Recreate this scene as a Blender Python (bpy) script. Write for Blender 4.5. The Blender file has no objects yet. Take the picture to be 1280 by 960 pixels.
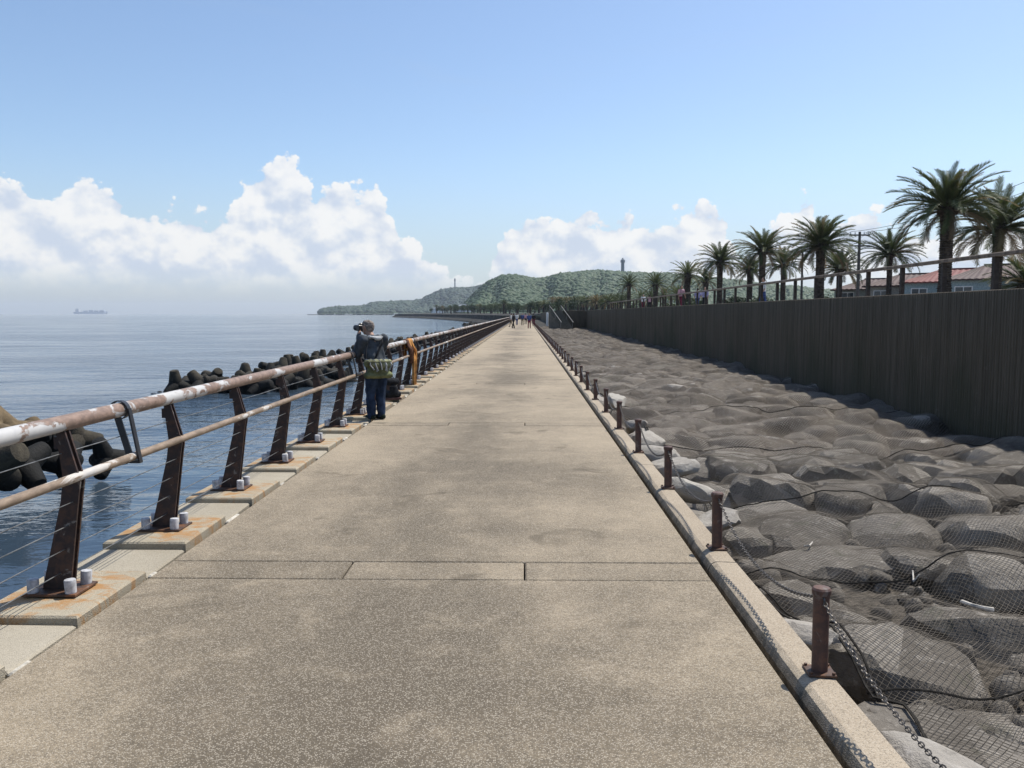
import bpy, bmesh, math, random
import numpy as np
from mathutils import Vector, Matrix, Euler, noise as mnoise

R = math.radians
rng = np.random.default_rng(11)
random.seed(5)
sc = bpy.context.scene
C = sc.collection

# ------------------------------------------------------------------ camera
EYE = 1.65
cam = bpy.data.cameras.new('camera')
cam.sensor_fit = 'HORIZONTAL'; cam.sensor_width = 36.0
cam.lens = 1036 / 1280 * 36
cam.clip_start = 0.05; cam.clip_end = 40000
co = bpy.data.objects.new('camera', cam); C.objects.link(co)
co.location = (0, 0, EYE)
co.rotation_euler = (R(90 - 4.86), 0, R(0.885))
sc.camera = co

# ------------------------------------------------------------------ exposure
sc.view_settings.view_transform = 'Standard'
sc.view_settings.look = 'None'
sc.view_settings.exposure = 0.42
sc.view_settings.gamma = 1.0
sc.view_settings.use_curve_mapping = False
sc.render.engine = 'CYCLES'
sc.cycles.max_bounces = 6
sc.cycles.diffuse_bounces = 2
sc.cycles.glossy_bounces = 2
sc.cycles.transmission_bounces = 2
sc.cycles.transparent_max_bounces = 8
sc.cycles.volume_bounces = 0
sc.cycles.caustics_reflective = False
sc.cycles.caustics_refractive = False
sc.cycles.use_denoising = True

# ------------------------------------------------------------------ sun
SUN_EL, SUN_AZ = R(60), R(50)           # azimuth measured from +Y (ahead) towards +X
sdir = Vector((math.sin(SUN_AZ) * math.cos(SUN_EL), math.cos(SUN_AZ) * math.cos(SUN_EL), math.sin(SUN_EL)))
sun = bpy.data.lights.new('sun', 'SUN')
sun.energy = 4.2; sun.angle = R(0.53); sun.color = (1.0, 0.955, 0.88)
so = bpy.data.objects.new('sun', sun); C.objects.link(so)
so.rotation_euler = sdir.to_track_quat('Z', 'Y').to_euler()

# ------------------------------------------------------------------ node helpers
class S:
    """a socket with arithmetic"""
    def __init__(s, nt, sock): s.nt, s.k = nt, sock
    def _m(s, op, b=None, c=None, clamp=False):
        n = s.nt.nodes.new('ShaderNodeMath'); n.operation = op; n.use_clamp = clamp
        for i, v in enumerate((s, b, c)):
            if v is None: continue
            if isinstance(v, S): s.nt.links.new(v.k, n.inputs[i])
            else: n.inputs[i].default_value = v
        return S(s.nt, n.outputs[0])
    def __add__(s, b): return s._m('ADD', b)
    def __sub__(s, b): return s._m('SUBTRACT', b)
    def __mul__(s, b): return s._m('MULTIPLY', b)
    def __truediv__(s, b): return s._m('DIVIDE', b)
    def maxi(s, b): return s._m('MAXIMUM', b)
    def mini(s, b): return s._m('MINIMUM', b)
    def clamp(s): return s._m('ADD', 0.0, clamp=True)
    def step(s, a, b):
        n = s.nt.nodes.new('ShaderNodeMapRange'); n.interpolation_type = 'SMOOTHSTEP'
        s.nt.links.new(s.k, n.inputs['Value'])
        n.inputs['From Min'].default_value = a; n.inputs['From Max'].default_value = b
        return S(s.nt, n.outputs['Result'])

class T:
    def __init__(t, nt): t.nt = nt
    def node(t, ty, ins=None, **props):
        n = t.nt.nodes.new(ty)
        for k, v in props.items(): setattr(n, k, v)
        for k, v in (ins or {}).items(): t.put(n.inputs[k], v)
        return n
    def put(t, sock, v):
        if isinstance(v, S): t.nt.links.new(v.k, sock)
        elif isinstance(v, bpy.types.NodeSocket): t.nt.links.new(v, sock)
        else:
            if isinstance(v, tuple) and len(v) == 3 and sock.type == 'RGBA': v = v + (1.0,)
            sock.default_value = v
    def s(t, sock): return S(t.nt, sock)
    def pos(t): return t.node('ShaderNodeNewGeometry').outputs['Position']
    def obj(t): return t.node('ShaderNodeTexCoord').outputs['Object']
    def mapping(t, vec, scale=(1, 1, 1), loc=(0, 0, 0), rot=(0, 0, 0)):
        return t.node('ShaderNodeMapping', {'Vector': vec, 'Scale': scale, 'Location': loc, 'Rotation': rot}).outputs[0]
    def noise(t, vec, scale, detail=4, rough=0.55, dist=0.0):
        n = t.node('ShaderNodeTexNoise', {'Vector': vec, 'Scale': scale, 'Detail': detail, 'Roughness': rough, 'Distortion': dist})
        return S(t.nt, n.outputs['Fac'])
    def voro(t, vec, scale, feature='F1', rnd=1.0, out='Distance'):
        n = t.node('ShaderNodeTexVoronoi', {'Vector': vec, 'Scale': scale, 'Randomness': rnd}, feature=feature)
        return S(t.nt, n.outputs[out])
    def mix(t, f, a, b, blend='MIX'):
        n = t.node('ShaderNodeMix', data_type='RGBA', blend_type=blend)
        t.put(n.inputs['Factor'], f); t.put(n.inputs[6], a); t.put(n.inputs[7], b)
        return n.outputs[2]
    def bump(t, h, strength=0.5, dist=0.01, normal=None):
        ins = {'Height': h, 'Strength': strength, 'Distance': dist}
        if normal is not None: ins['Normal'] = normal
        return t.node('ShaderNodeBump', ins).outputs[0]
    def sep(t, vec):
        n = t.node('ShaderNodeSeparateXYZ', {'Vector': vec})
        return [S(t.nt, n.outputs[i]) for i in range(3)]
    def comb(t, x, y, z):
        return t.node('ShaderNodeCombineXYZ', {'X': x, 'Y': y, 'Z': z}).outputs[0]

def material(name):
    m = bpy.data.materials.new(name); m.use_nodes = True
    t = T(m.node_tree)
    b = m.node_tree.nodes['Principled BSDF']
    return m, t, b

def plain(name, col, rough=0.6, spec=0.3, metal=0.0, var=0.18, scale=9.0, bump=0.0):
    m, t, b = material(name)
    p = t.pos()
    n = t.noise(p, scale, 5, 0.6)
    dark = tuple(c * (1 - var * 1.6) for c in col); lite = tuple(min(1, c * (1 + var)) for c in col)
    t.put(b.inputs['Base Color'], t.mix(n.step(0.3, 0.7), dark, lite))
    b.inputs['Roughness'].default_value = rough
    b.inputs['Specular IOR Level'].default_value = spec
    b.inputs['Metallic'].default_value = metal
    if bump: t.put(b.inputs['Normal'], t.bump(t.noise(p, scale * 6, 4), 0.6, bump))
    return m

# ------------------------------------------------------------------ world: sky and cumulus
w = bpy.data.worlds.new('World'); sc.world = w; w.use_nodes = True
t = T(w.node_tree)
for n in list(w.node_tree.nodes): w.node_tree.nodes.remove(n)
sky = t.node('ShaderNodeTexSky', sky_type='NISHITA')
sky.sun_disc = False; sky.sun_elevation = SUN_EL; sky.sun_rotation = SUN_AZ
sky.altitude = 0; sky.air_density = 1.0; sky.dust_density = 0.9; sky.ozone_density = 3.2
bg = t.node('ShaderNodeBackground', {'Color': sky.outputs[0], 'Strength': 0.12})
d = t.node('ShaderNodeTexCoord').outputs['Generated']
dx, dy, dz = t.sep(d)
az = S(w.node_tree, t.node('ShaderNodeMath', {0: dx, 1: dy}, operation='ARCTAN2').outputs[0]) * (180 / math.pi)
el = S(w.node_tree, t.node('ShaderNodeMath', {0: dz}, operation='ARCSINE').outputs[0]) * (180 / math.pi)
# height of the cumulus tops round the horizon (degrees of azimuth : degrees of elevation)
tops = [(-180, 6), (-160, 9), (-140, 5), (-120, 8.5), (-100, 6), (-80, 9), (-62, 6.5), (-48, 8), (-38, 6.4), (-32, 8.3),
        (-29.5, 7.9), (-27.6, 9.2), (-26.4, 8.8), (-25.6, 6.6), (-24, 7.6), (-22.2, 7.3), (-20.6, 7.2), (-18.6, 8.6), (-17.0, 10.6), (-15.2, 10.3),
        (-14.2, 9.2), (-12.4, 9.6), (-9.7, 9.2), (-8.9, 8.4), (-8.5, 5.8), (-7.4, 5.4), (-6.4, 4.6), (-5.0, 3.4), (-3.2, 2.9), (-2.2, 4.2), (-1.2, 6.8), (1, 7.2), (3.4, 7.9), (4.6, 7.6),
        (5.2, 6.6), (5.9, 7.6), (7.2, 7.4), (8.0, 5.6), (9.0, 7.2), (11.4, 7.6), (12.9, 8.0), (13.6, 5.9), (15.4, 4.6), (16.4, 6.0),
        (17.6, 8.5), (18.7, 7.9), (20.0, 6.0), (22.2, 7.2), (24.0, 5.4), (26, 6.6), (29, 5.6), (33, 6.6), (45, 5), (60, 7.5), (80, 6), (100, 8), (125, 5), (150, 8), (180, 6)]
fc = t.node('ShaderNodeFloatCurve')
cv = fc.mapping.curves[0]
fc.mapping.use_clip = True
for i, (a, h) in enumerate(tops):
    x, y = (a + 180) / 360, h / 14
    if i == 0: cv.points[0].location = (x, y)
    elif i == len(tops) - 1: cv.points[1].location = (x, y) if len(cv.points) == 2 else (x, y)
    else:
        cv.points.new(x, y)
pts = sorted([(p.location[0], p) for p in cv.points], key=lambda q: q[0])
for (xx, p), (a, h) in zip(pts, tops):
    p.location = ((a + 180) / 360, h / 14); p.handle_type = 'AUTO'
fc.mapping.update()
t.put(fc.inputs['Value'], (az + 180) / 360)
top = t.s(fc.outputs[0]) * 14.0

def cloud(azs, els, warp=True):
    v = t.comb(azs * 0.5, els * 0.62, 0.0)
    n1 = t.noise(v, 0.55, 8, 0.53, 0.25)
    vo = t.node('ShaderNodeTexVoronoi', {'Vector': v, 'Scale': 1.15, 'Detail': 4.0, 'Roughness': 0.55, 'Smoothness': 0.5},
                feature='SMOOTH_F1')
    puff = S(w.node_tree, vo.outputs['Distance'])
    return n1, puff
n1, puff = cloud(az, el)
n2, puff2 = cloud(az + 0.35, el + 0.6)
field = (top - el) * 0.85 + (n1 - 0.5) * 2.1 - (puff - 0.45) * 1.9 + 0.45
mask = field.step(0.0, 0.34)
mask = mask * el.step(0.8, 3.4)
# brighter where the lobes face the sun (up and to the right), blue-grey in their hollows
def soft(azs, els):
    return t.noise(t.comb(azs * 0.5, els * 0.62, 0.0), 0.62, 3, 0.5, 0.25)
g1, g2 = soft(az, el), soft(az + 0.8, el + 1.3)
lit = ((g1 - g2) * 2.6 + (puff2 - puff) * 0.75 + (n1 - n2) * 0.8 + 0.58)
lit = lit + (el - 5.0) * 0.045
lit2 = lit.step(-0.10, 1.10)
ccol = t.mix(lit2, (0.64, 0.715, 0.85), (1.0, 0.99, 0.975))
thin = t.noise(t.comb(az * 0.05, el * 0.3, 3.0), 1.0, 6, 0.6, 0.6).step(0.56, 0.86) * el.step(7, 17) * 0.22
mistb = el.step(11.0, 1.0) * 0.55
cbg = t.node('ShaderNodeBackground', {'Color': ccol, 'Strength': 0.735})
tbg = t.node('ShaderNodeBackground', {'Color': (0.66, 0.77, 0.93), 'Strength': 0.56})
m0 = t.node('ShaderNodeMixShader', {0: (thin + mistb).mini(0.6), 1: bg.outputs[0], 2: tbg.outputs[0]})
m1 = t.node('ShaderNodeMixShader', {0: mask * 0.90, 1: m0.outputs[0], 2: cbg.outputs[0]})
wo = t.node('ShaderNodeOutputWorld', {'Surface': m1.outputs[0]})
w.cycles.sampling_method = 'MANUAL'; w.cycles.sample_map_resolution = 512

# ------------------------------------------------------------------ mesh helpers
def me_from(name, verts, faces, mats=None, smooth=False, fmat=None):
    me = bpy.data.meshes.new(name)
    V = np.asarray(verts, dtype=np.float32)
    if isinstance(faces, np.ndarray) and faces.ndim == 2:
        k = faces.shape[1]; M = faces.shape[0]
        me.vertices.add(len(V)); me.vertices.foreach_set('co', V.ravel())
        me.loops.add(M * k); me.loops.foreach_set('vertex_index', faces.astype(np.int32).ravel())
        me.polygons.add(M)
        me.polygons.foreach_set('loop_start', np.arange(0, M * k, k, dtype=np.int32))
        me.update(calc_edges=True); me.validate()
    else:
        me.from_pydata([tuple(v) for v in V.tolist()], [], faces)
    for m in (mats or []): me.materials.append(m)
    if fmat is not None: me.polygons.foreach_set('material_index', np.asarray(fmat, dtype=np.int32))
    if smooth: me.polygons.foreach_set('use_smooth', np.ones(len(me.polygons), dtype=bool))
    me.update()
    return me

class MB:
    """collects shapes for ONE mesh"""
    def __init__(s): s.v, s.f, s.m = [], [], []
    def add(s, vs, fs, mi=0):
        o = len(s.v); s.v += [tuple(v) for v in vs]; s.f += [tuple(i + o for i in f) for f in fs]; s.m += [mi] * len(fs)
    def box(s, lo, hi, bev=0.0, mi=0, mat=None):
        x0, y0, z0 = lo; x1, y1, z1 = hi
        if bev <= 0:
            vs = [(x0, y0, z0), (x1, y0, z0), (x1, y1, z0), (x0, y1, z0), (x0, y0, z1), (x1, y0, z1), (x1, y1, z1), (x0, y1, z1)]
            fs = [(3, 2, 1, 0), (4, 5, 6, 7), (0, 1, 5, 4), (1, 2, 6, 5), (2, 3, 7, 6), (3, 0, 4, 7)]
        else:
            b = bev
            vs = [(x0, y0, z0), (x1, y0, z0), (x1, y1, z0), (x0, y1, z0), (x0, y0, z1 - b), (x1, y0, z1 - b), (x1, y1, z1 - b), (x0, y1, z1 - b),
                  (x0 + b, y0 + b, z1), (x1 - b, y0 + b, z1), (x1 - b, y1 - b, z1), (x0 + b, y1 - b, z1)]
            fs = [(3, 2, 1, 0), (8, 9, 10, 11)]
            for i in range(4):
                j = (i + 1) % 4
                fs += [(i, j, j + 4, i + 4), (i + 4, j + 4, j + 8, i + 8)]
        if mat is not None: vs = [mat @ Vector(v) for v in vs]
        s.add(vs, fs, mi); return s
    def tube(s, path, rad, n=8, mi=0, cap=True, closed=False):
        P = [Vector(p) for p in path]; rads = rad if isinstance(rad, (list, tuple)) else [rad] * len(P)
        vs, fs = [], []
        up = None
        for i, p in enumerate(P):
            if closed: tg = P[(i + 1) % len(P)] - P[i - 1]
            else: tg = P[min(i + 1, len(P) - 1)] - P[max(i - 1, 0)]
            tg.normalize()
            if up is None: up = Vector((0, 0, 1)) if abs(tg.z) < 0.9 else Vector((0, 1, 0))
            a = tg.cross(up).normalized(); b = a.cross(tg).normalized(); up = b
            for k in range(n):
                q = 2 * math.pi * k / n
                vs.append(p + (a * math.cos(q) + b * math.sin(q)) * rads[i])
        m = len(P)
        for i in range(m if closed else m - 1):
            j = (i + 1) % m
            for k in range(n):
                l = (k + 1) % n
                fs.append((i * n + k, i * n + l, j * n + l, j * n + k))
        if cap and not closed:
            fs.append(tuple(range(n - 1, -1, -1))); fs.append(tuple(range((m - 1) * n, m * n)))
        s.add(vs, fs, mi); return s
    def lathe(s, prof, c=(0, 0, 0), n=16, mi=0):
        vs, fs = [], []
        for r, z in prof:
            for k in range(n):
                q = 2 * math.pi * k / n; vs.append((c[0] + r * math.cos(q), c[1] + r * math.sin(q), c[2] + z))
        for i in range(len(prof) - 1):
            for k in range(n):
                l = (k + 1) % n; fs.append((i * n + k, i * n + l, (i + 1) * n + l, (i + 1) * n + k))
        fs.append(tuple(range(n - 1, -1, -1))); fs.append(tuple(range((len(prof) - 1) * n, len(prof) * n)))
        s.add(vs, fs, mi); return s
    def prism(s, poly, y0, y1, mi=0):
        """poly in (x, z), extruded along y"""
        n = len(poly)
        vs = [(x, y0, z) for x, z in poly] + [(x, y1, z) for x, z in poly]
        fs = [tuple(range(n)), tuple(range(2 * n - 1, n - 1, -1))]
        for i in range(n):
            j = (i + 1) % n; fs.append((j, i, i + n, j + n))
        s.add(vs, fs, mi); return s
    def mesh(s, name, mats, smooth=False):
        if not isinstance(mats, (list, tuple)): mats = [mats]
        me = me_from(name, s.v, s.f, mats, smooth, s.m)
        bm = bmesh.new(); bm.from_mesh(me); bmesh.ops.recalc_face_normals(bm, faces=bm.faces); bm.to_mesh(me); bm.free()
        return me
    def build(s, name, mats, parent=None, smooth=False): return link(name, s.mesh(name, mats, smooth), parent)

def smooth_by_angle(me, ang=40):
    me.polygons.foreach_set('use_smooth', np.ones(len(me.polygons), dtype=bool))
    try: me.set_sharp_from_angle(angle=R(ang))
    except Exception: pass

def link(name, me, parent=None, loc=(0, 0, 0), rot=(0, 0, 0), scale=(1, 1, 1)):
    o = bpy.data.objects.new(name, me); C.objects.link(o)
    o.parent = parent; o.location = loc; o.rotation_euler = rot; o.scale = scale
    return o
def empty(name, loc=(0, 0, 0), rz=0.0):
    o = bpy.data.objects.new(name, None); C.objects.link(o); o.location = loc; o.rotation_euler = (0, 0, rz); o.empty_display_size = 0.2
    return o
def tag(o, label=None, cat=None, group=None, kind=None):
    if label: o['label'] = label
    if cat: o['category'] = cat
    if group: o['group'] = group
    if kind: o['kind'] = kind
    return o
def copy_tree(o, parent=None):
    c = o.copy(); C.objects.link(c); c.parent = parent
    for ch in list(o.children): copy_tree(ch, c)
    return c
ORD = ['first', 'second', 'third', 'fourth', 'fifth', 'sixth', 'seventh', 'eighth', 'ninth', 'tenth', 'eleventh', 'twelfth',
       'thirteenth', 'fourteenth', 'fifteenth', 'sixteenth']
def WX(px, Y): return (px - 656) / 1036 * Y
def WZ(py, Y): return EYE - (py - 392) / 1036 * Y

_ico = {}
def ico(sub):
    if sub not in _ico:
        bm = bmesh.new(); bmesh.ops.create_icosphere(bm, subdivisions=sub, radius=1.0)
        bm.verts.ensure_lookup_table()
        _ico[sub] = (np.array([v.co[:] for v in bm.verts]), np.array([[v.index for v in f.verts] for f in bm.faces]))
        bm.free()
    return _ico[sub]
def vnoise(P, seed=0.0):
    return np.array([mnoise.fractal(Vector((p[0] + seed, p[1] - seed * 0.7, p[2] + seed * 1.3)), 1.0, 2.0, 4) for p in P])

# ------------------------------------------------------------------ materials
def concrete(name, base, dark, speck=0.5, stain=0.6, rust=False, moss=False, walk=False):
    m, t, b = material(name)
    p = t.pos()
    big = t.noise(t.mapping(p, (0.9, 0.42, 1)), 0.62, 5, 0.6, 0.4)
    mid = t.noise(p, 3.1, 6, 0.65, 0.3)
    fine = t.noise(p, 42, 4, 0.7)
    agg = t.voro(p, 160, 'F1')
    cellc = t.node('ShaderNodeTexVoronoi', {'Vector': p, 'Scale': 160.0}).outputs['Color']
    cr = t.sep(cellc)[0]
    lite = tuple(min(1, c * 1.22) for c in base)
    f = (big - 0.5) * 0.62 + 0.5 + (mid - 0.5) * 0.18 if walk else big * 0.82 + mid * 0.18
    if walk:
        # trodden dirt: darker along the middle, in bands across the slabs, and a little different on every slab
        px_, py_, _ = t.sep(p)
        wob = t.noise(t.mapping(p, (0.25, 0.9, 1)), 0.75, 5, 0.6, 0.5)
        ctr = S(t.nt, t.node('ShaderNodeMath', {0: px_ + 0.65 + (wob - 0.5) * 1.2}, operation='ABSOLUTE').outputs[0])
        rnd = S(t.nt, t.node('ShaderNodeObjectInfo').outputs['Random'])
        worn = py_.step(5.3, 4.7)
        f = f + (ctr - 1.05) * 0.10 + (wob - 0.5) * 0.26 - worn * 0.10 + (rnd - 0.5) * 0.09 + py_.step(6.0, 40.0) * 0.06 + (fine - 0.5) * 0.30 + (t.noise(p, 11, 5, 0.7) - 0.5) * 0.14
    col = t.mix(f.step(0.29, 0.67), dark, base)
    col = t.mix(mid.step(0.52, 0.74) * 0.22, col, lite)
    # exposed aggregate: pale and dark pebbles
    col = t.mix((cr.step(0.55, 0.62) * agg.step(0.60, 0.34)) * speck, col, (0.50, 0.445, 0.36))
    col = t.mix((cr.step(0.36, 0.28) * agg.step(0.60, 0.38)) * speck, col, (0.085, 0.075, 0.063))
    col = t.mix(fine.step(0.60, 0.76) * 0.35, col, (0.10, 0.09, 0.07))
    spots = t.noise(p, 1.35, 3, 0.6, 0.8)
    col = t.mix(spots.step(0.60, 0.70) * stain * 0.5, col, tuple(c * 0.62 for c in dark))
    if rust:
        o = t.obj(); ox, oy, oz = t.sep(o)
        ax = S(t.nt, t.node('ShaderNodeMath', {0: ox}, operation='ABSOLUTE').outputs[0])
        rn = t.noise(t.mapping(p, (1.6, 3, 1)), 3.0, 6, 0.7, 0.6)
        ay = S(t.nt, t.node('ShaderNodeMath', {0: oy}, operation='ABSOLUTE').outputs[0])
        ring = (ax - 0.13).maxi(ay - 0.12)
        rf = (rn - 0.46 - ring * 0.55 + 0.09).step(0.0, 0.18)
        col = t.mix(rf * 0.85, col, (0.34, 0.175, 0.06))
        col = t.mix((rn - 0.62 - ring * 0.5).step(0.0, 0.08) * 0.5, col, (0.15, 0.06, 0.025))
    if moss:
        mn = t.noise(p, 9, 6, 0.75, 0.5)
        xs = t.sep(p)[0]
        mf = (mn + (xs - 1.235) * -6.0).step(0.35, 0.75)
        col = t.mix(mf * 0.85, col, (0.075, 0.07, 0.048))
    t.put(b.inputs['Base Color'], col)
    b.inputs['Roughness'].default_value = 0.9; b.inputs['Specular IOR Level'].default_value = 0.2
    h = fine * 0.5 + agg * -0.8 + mid * 0.7
    t.put(b.inputs['Normal'], t.bump(h, 0.55, 0.006))
    return m
M_slab = concrete('slab concrete', (0.325, 0.266, 0.187), (0.116, 0.095, 0.067), 0.55, 0.9, walk=True)
M_block = concrete('kerb block concrete', (0.38, 0.34, 0.265), (0.27, 0.235, 0.175), 0.3, 0.5)
M_blockr = concrete('rust stained block', (0.38, 0.335, 0.25), (0.27, 0.23, 0.165), 0.3, 0.5, rust=True)
M_kerb = concrete('kerb beam concrete', (0.40, 0.335, 0.25), (0.29, 0.235, 0.17), 0.5, 0.4, moss=True)
M_mortar = plain('mortar', (0.46, 0.43, 0.37), 0.9, 0.2, var=0.3, scale=14)
M_bed = plain('bedding', (0.05, 0.045, 0.035), 0.95, 0.1)
M_seawall = concrete('seawall concrete', (0.11, 0.105, 0.09), (0.06, 0.06, 0.05), 0.3, 0.8)

def flaking(name, paint, prim, amt, scale, stretch):
    m, t, b = material(name)
    p = t.mapping(t.pos(), (1, stretch, 1))
    n = t.noise(p, scale, 7, 0.68, 0.7); n2 = t.noise(p, scale * 0.32, 3, 0.5)
    n3 = t.noise(p, scale * 3.5, 4, 0.7)
    f = (n * 0.75 + n2 * 0.75).step(amt, amt + 0.035)
    col = t.mix(n3.step(0.35, 0.7), tuple(c * 0.72 for c in paint), tuple(c * 1.2 for c in paint))
    col = t.mix(f, col, t.mix(n3.step(0.4, 0.75), prim, (0.42, 0.41, 0.40)))
    col = t.mix(t.noise(p, scale * 1.7, 5, 0.7).step(0.66, 0.73) * 0.75, col, (0.12, 0.075, 0.05))
    t.put(b.inputs['Base Color'], col)
    b.inputs['Roughness'].default_value = 0.55; b.inputs['Specular IOR Level'].default_value = 0.35
    t.put(b.inputs['Normal'], t.bump(f * -0.5 + n3 * 0.25, 0.6, 0.003))
    return m
M_hand = flaking('flaking handrail paint', (0.24, 0.165, 0.125), (0.47, 0.46, 0.44), 0.755, 7.5, 0.55)
M_mid = flaking('mid rail paint', (0.25, 0.185, 0.13), (0.55, 0.51, 0.45), 0.86, 6.0, 0.35)

def rusty(name, base, rustc, lich=0.5, scale=14):
    m, t, b = material(name)
    p = t.pos()
    n = t.noise(p, scale, 6, 0.7, 0.4); n2 = t.noise(p, scale * 0.55, 5, 0.65, 0.5)
    col = t.mix(n.step(0.42, 0.66), base, rustc)
    col = t.mix(n2.step(0.60, 0.68) * lich, col, (0.30, 0.28, 0.25))
    t.put(b.inputs['Base Color'], col)
    t.put(b.inputs['Roughness'], n * 0.3 + 0.45)
    b.inputs['Specular IOR Level'].default_value = 0.4
    t.put(b.inputs['Normal'], t.bump(n, 0.5, 0.004))
    return m
M_post = rusty('dark rusted steel', (0.030, 0.019, 0.017), (0.075, 0.038, 0.024), 0.55, 16)
M_bollard = rusty('rust brown bollard steel', (0.075, 0.042, 0.034), (0.125, 0.062, 0.042), 0.25, 18)
M_plate = rusty('rusted base plate', (0.055, 0.032, 0.022), (0.14, 0.06, 0.025), 0.3, 12)
M_cap = plain('grey bolt cap', (0.46, 0.46, 0.47), 0.6, 0.3, var=0.22, scale=30)
M_cable = plain('steel cable', (0.20, 0.195, 0.18), 0.45, 0.5, 0.6, var=0.3)
M_black = plain('black steel', (0.022, 0.022, 0.025), 0.4, 0.5)
M_chain = plain('galvanised chain', (0.13, 0.115, 0.10), 0.5, 0.5, 0.55, var=0.4, scale=40)

def rockmat(name, a, bcol, c, mossy=0.4):
    m, t, b = material(name)
    o = t.obj(); info = t.node('ShaderNodeObjectInfo')
    rnd = S(t.nt, info.outputs['Random'])
    p = t.pos()
    n = t.noise(p, 2.2, 6, 0.6, 0.3); n2 = t.noise(p, 13, 6, 0.72); n3 = t.noise(p, 60, 3, 0.7)
    cell = t.sep(t.node('ShaderNodeTexVoronoi', {'Vector': p, 'Scale': 1.35}).outputs['Color'])[0]
    col = t.mix((n * 0.5 + rnd * 0.2 + cell * 0.4).step(0.3, 0.78), a, bcol)
    col = t.mix(n2.step(0.52, 0.72) * 0.7, col, c)
    col = t.mix(n2.step(0.46, 0.3) * 0.6, col, tuple(v * 0.45 for v in a))
    col = t.mix((t.noise(p, 4.1, 5, 0.7, 0.5)).step(0.58, 0.68) * mossy, col, (0.085, 0.09, 0.058))
    t.put(b.inputs['Base Color'], col)
    b.inputs['Roughness'].default_value = 0.92; b.inputs['Specular IOR Level'].default_value = 0.15
    t.put(b.inputs['Normal'], t.bump(n2 * 0.7 + n3 * 0.3 + n * 0.6, 0.9, 0.03))
    return m
M_stone = rockmat('revetment rock', (0.140, 0.125, 0.106), (0.315, 0.288, 0.250), (0.40, 0.37, 0.325))
M_stonep = rockmat('pale bare rock', (0.30, 0.275, 0.24), (0.37, 0.345, 0.30), (0.46, 0.43, 0.39), 0.1)
M_net = plain('net twine', (0.155, 0.135, 0.110), 0.8, 0.2, var=0.3, scale=3)
M_rope = plain('dark rope', (0.035, 0.032, 0.028), 0.9, 0.1, var=0.3, scale=30)

def netsheet():
    m, t, b = material('net sheet far')
    p = t.pos()
    n = t.noise(t.mapping(p, (1, 1, 1)), 1.1, 6, 0.65, 0.5); n2 = t.noise(p, 7, 5, 0.7)
    col = t.mix((n * 0.7 + n2 * 0.3).step(0.36, 0.64), (0.092, 0.078, 0.063), (0.185, 0.160, 0.132))
    col = t.mix(t.noise(p, 0.5, 4, 0.6).step(0.55, 0.7) * 0.35, col, (0.12, 0.125, 0.095))
    t.put(b.inputs['Base Color'], col); b.inputs['Roughness'].default_value = 0.95; b.inputs['Specular IOR Level'].default_value = 0.1
    # knitted twine: the openings show what lies under it
    g = t.mapping(p, (1, 1, 0), rot=(0, 0, R(45)))
    gx, gy, _ = t.sep(g)
    fx = S(t.nt, t.node('ShaderNodeMath', {0: gx / 0.034}, operation='FRACT').outputs[0])
    fy = S(t.nt, t.node('ShaderNodeMath', {0: gy / 0.034}, operation='FRACT').outputs[0])
    hole = fx._m('GREATER_THAN', 0.29) * fy._m('GREATER_THAN', 0.29)
    t.put(b.inputs['Alpha'], hole * -1.0 + 1.0)
    t.put(b.inputs['Normal'], t.bump(n2, 0.5, 0.03))
    return m
M_sheet = netsheet()

def wallmat():
    m, t, b = material('board marked wall')
    p = t.pos(); x, y, z = t.sep(p)
    streak = t.noise(t.mapping(p, (1, 7, 0.35)), 1.3, 6, 0.7, 0.2)
    n = t.noise(p, 6, 6, 0.7); big = t.noise(t.mapping(p, (1, 1, 0.5)), 0.35, 4, 0.6)
    col = t.mix(streak.step(0.25, 0.78), (0.070, 0.058, 0.041), (0.122, 0.102, 0.076))
    col = t.mix((big + (z * -0.12)).step(0.40, 0.60) * 0.6, col, (0.056, 0.056, 0.035))
    col = t.mix(n.step(0.60, 0.72) * 0.4, col, (0.16, 0.15, 0.125))
    t.put(b.inputs['Base Color'], col); b.inputs['Roughness'].default_value = 0.9; b.inputs['Specular IOR Level'].default_value = 0.15
    t.put(b.inputs['Normal'], t.bump(n, 0.6, 0.012))
    return m
M_wall = wallmat()

def seamat():
    m, t, b = material('sea water')
    p = t.pos()
    w1 = t.noise(t.mapping(p, (0.5, 1.0, 1), rot=(0, 0, R(-14))), 0.9, 4, 0.55, 0.3)
    w2 = t.noise(t.mapping(p, (0.55, 1.3, 1), rot=(0, 0, R(12))), 3.4, 3, 0.55, 0.2)
    w3 = t.noise(t.mapping(p, (0.3, 1.0, 1)), 0.14, 3, 0.5, 0.4)
    calm = t.noise(t.mapping(p, (0.6, 1.0, 1)), 0.05, 4, 0.6, 0.6).step(0.38, 0.62)
    slick = t.noise(t.mapping(p, (0.10, 1.0, 1)), 0.022, 4, 0.6, 0.5).step(0.45, 0.60)
    x = t.sep(p)[0]
    lee = (x * -1.0).step(4.0, 15.0)                       # sheltered strip behind the concrete blocks is calmer
    h = (w1 * 0.36 + w2 * 0.13) * (calm * 0.55 + slick * 0.25 + 0.25) * (lee * 0.88 + 0.12) + w3 * 0.6
    t.put(b.inputs['Normal'], t.bump(h, 1.0, 0.85))
    col = t.mix(t.noise(p, 0.06, 4, 0.6, 0.4).step(0.35, 0.65), (0.029, 0.046, 0.066), (0.043, 0.065, 0.088))
    t.put(b.inputs['Base Color'], col)
    b.inputs['Roughness'].default_value = 0.07; b.inputs['IOR'].default_value = 1.333
    b.inputs['Specular IOR Level'].default_value = 0.5
    return m
M_sea = seamat()

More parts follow.
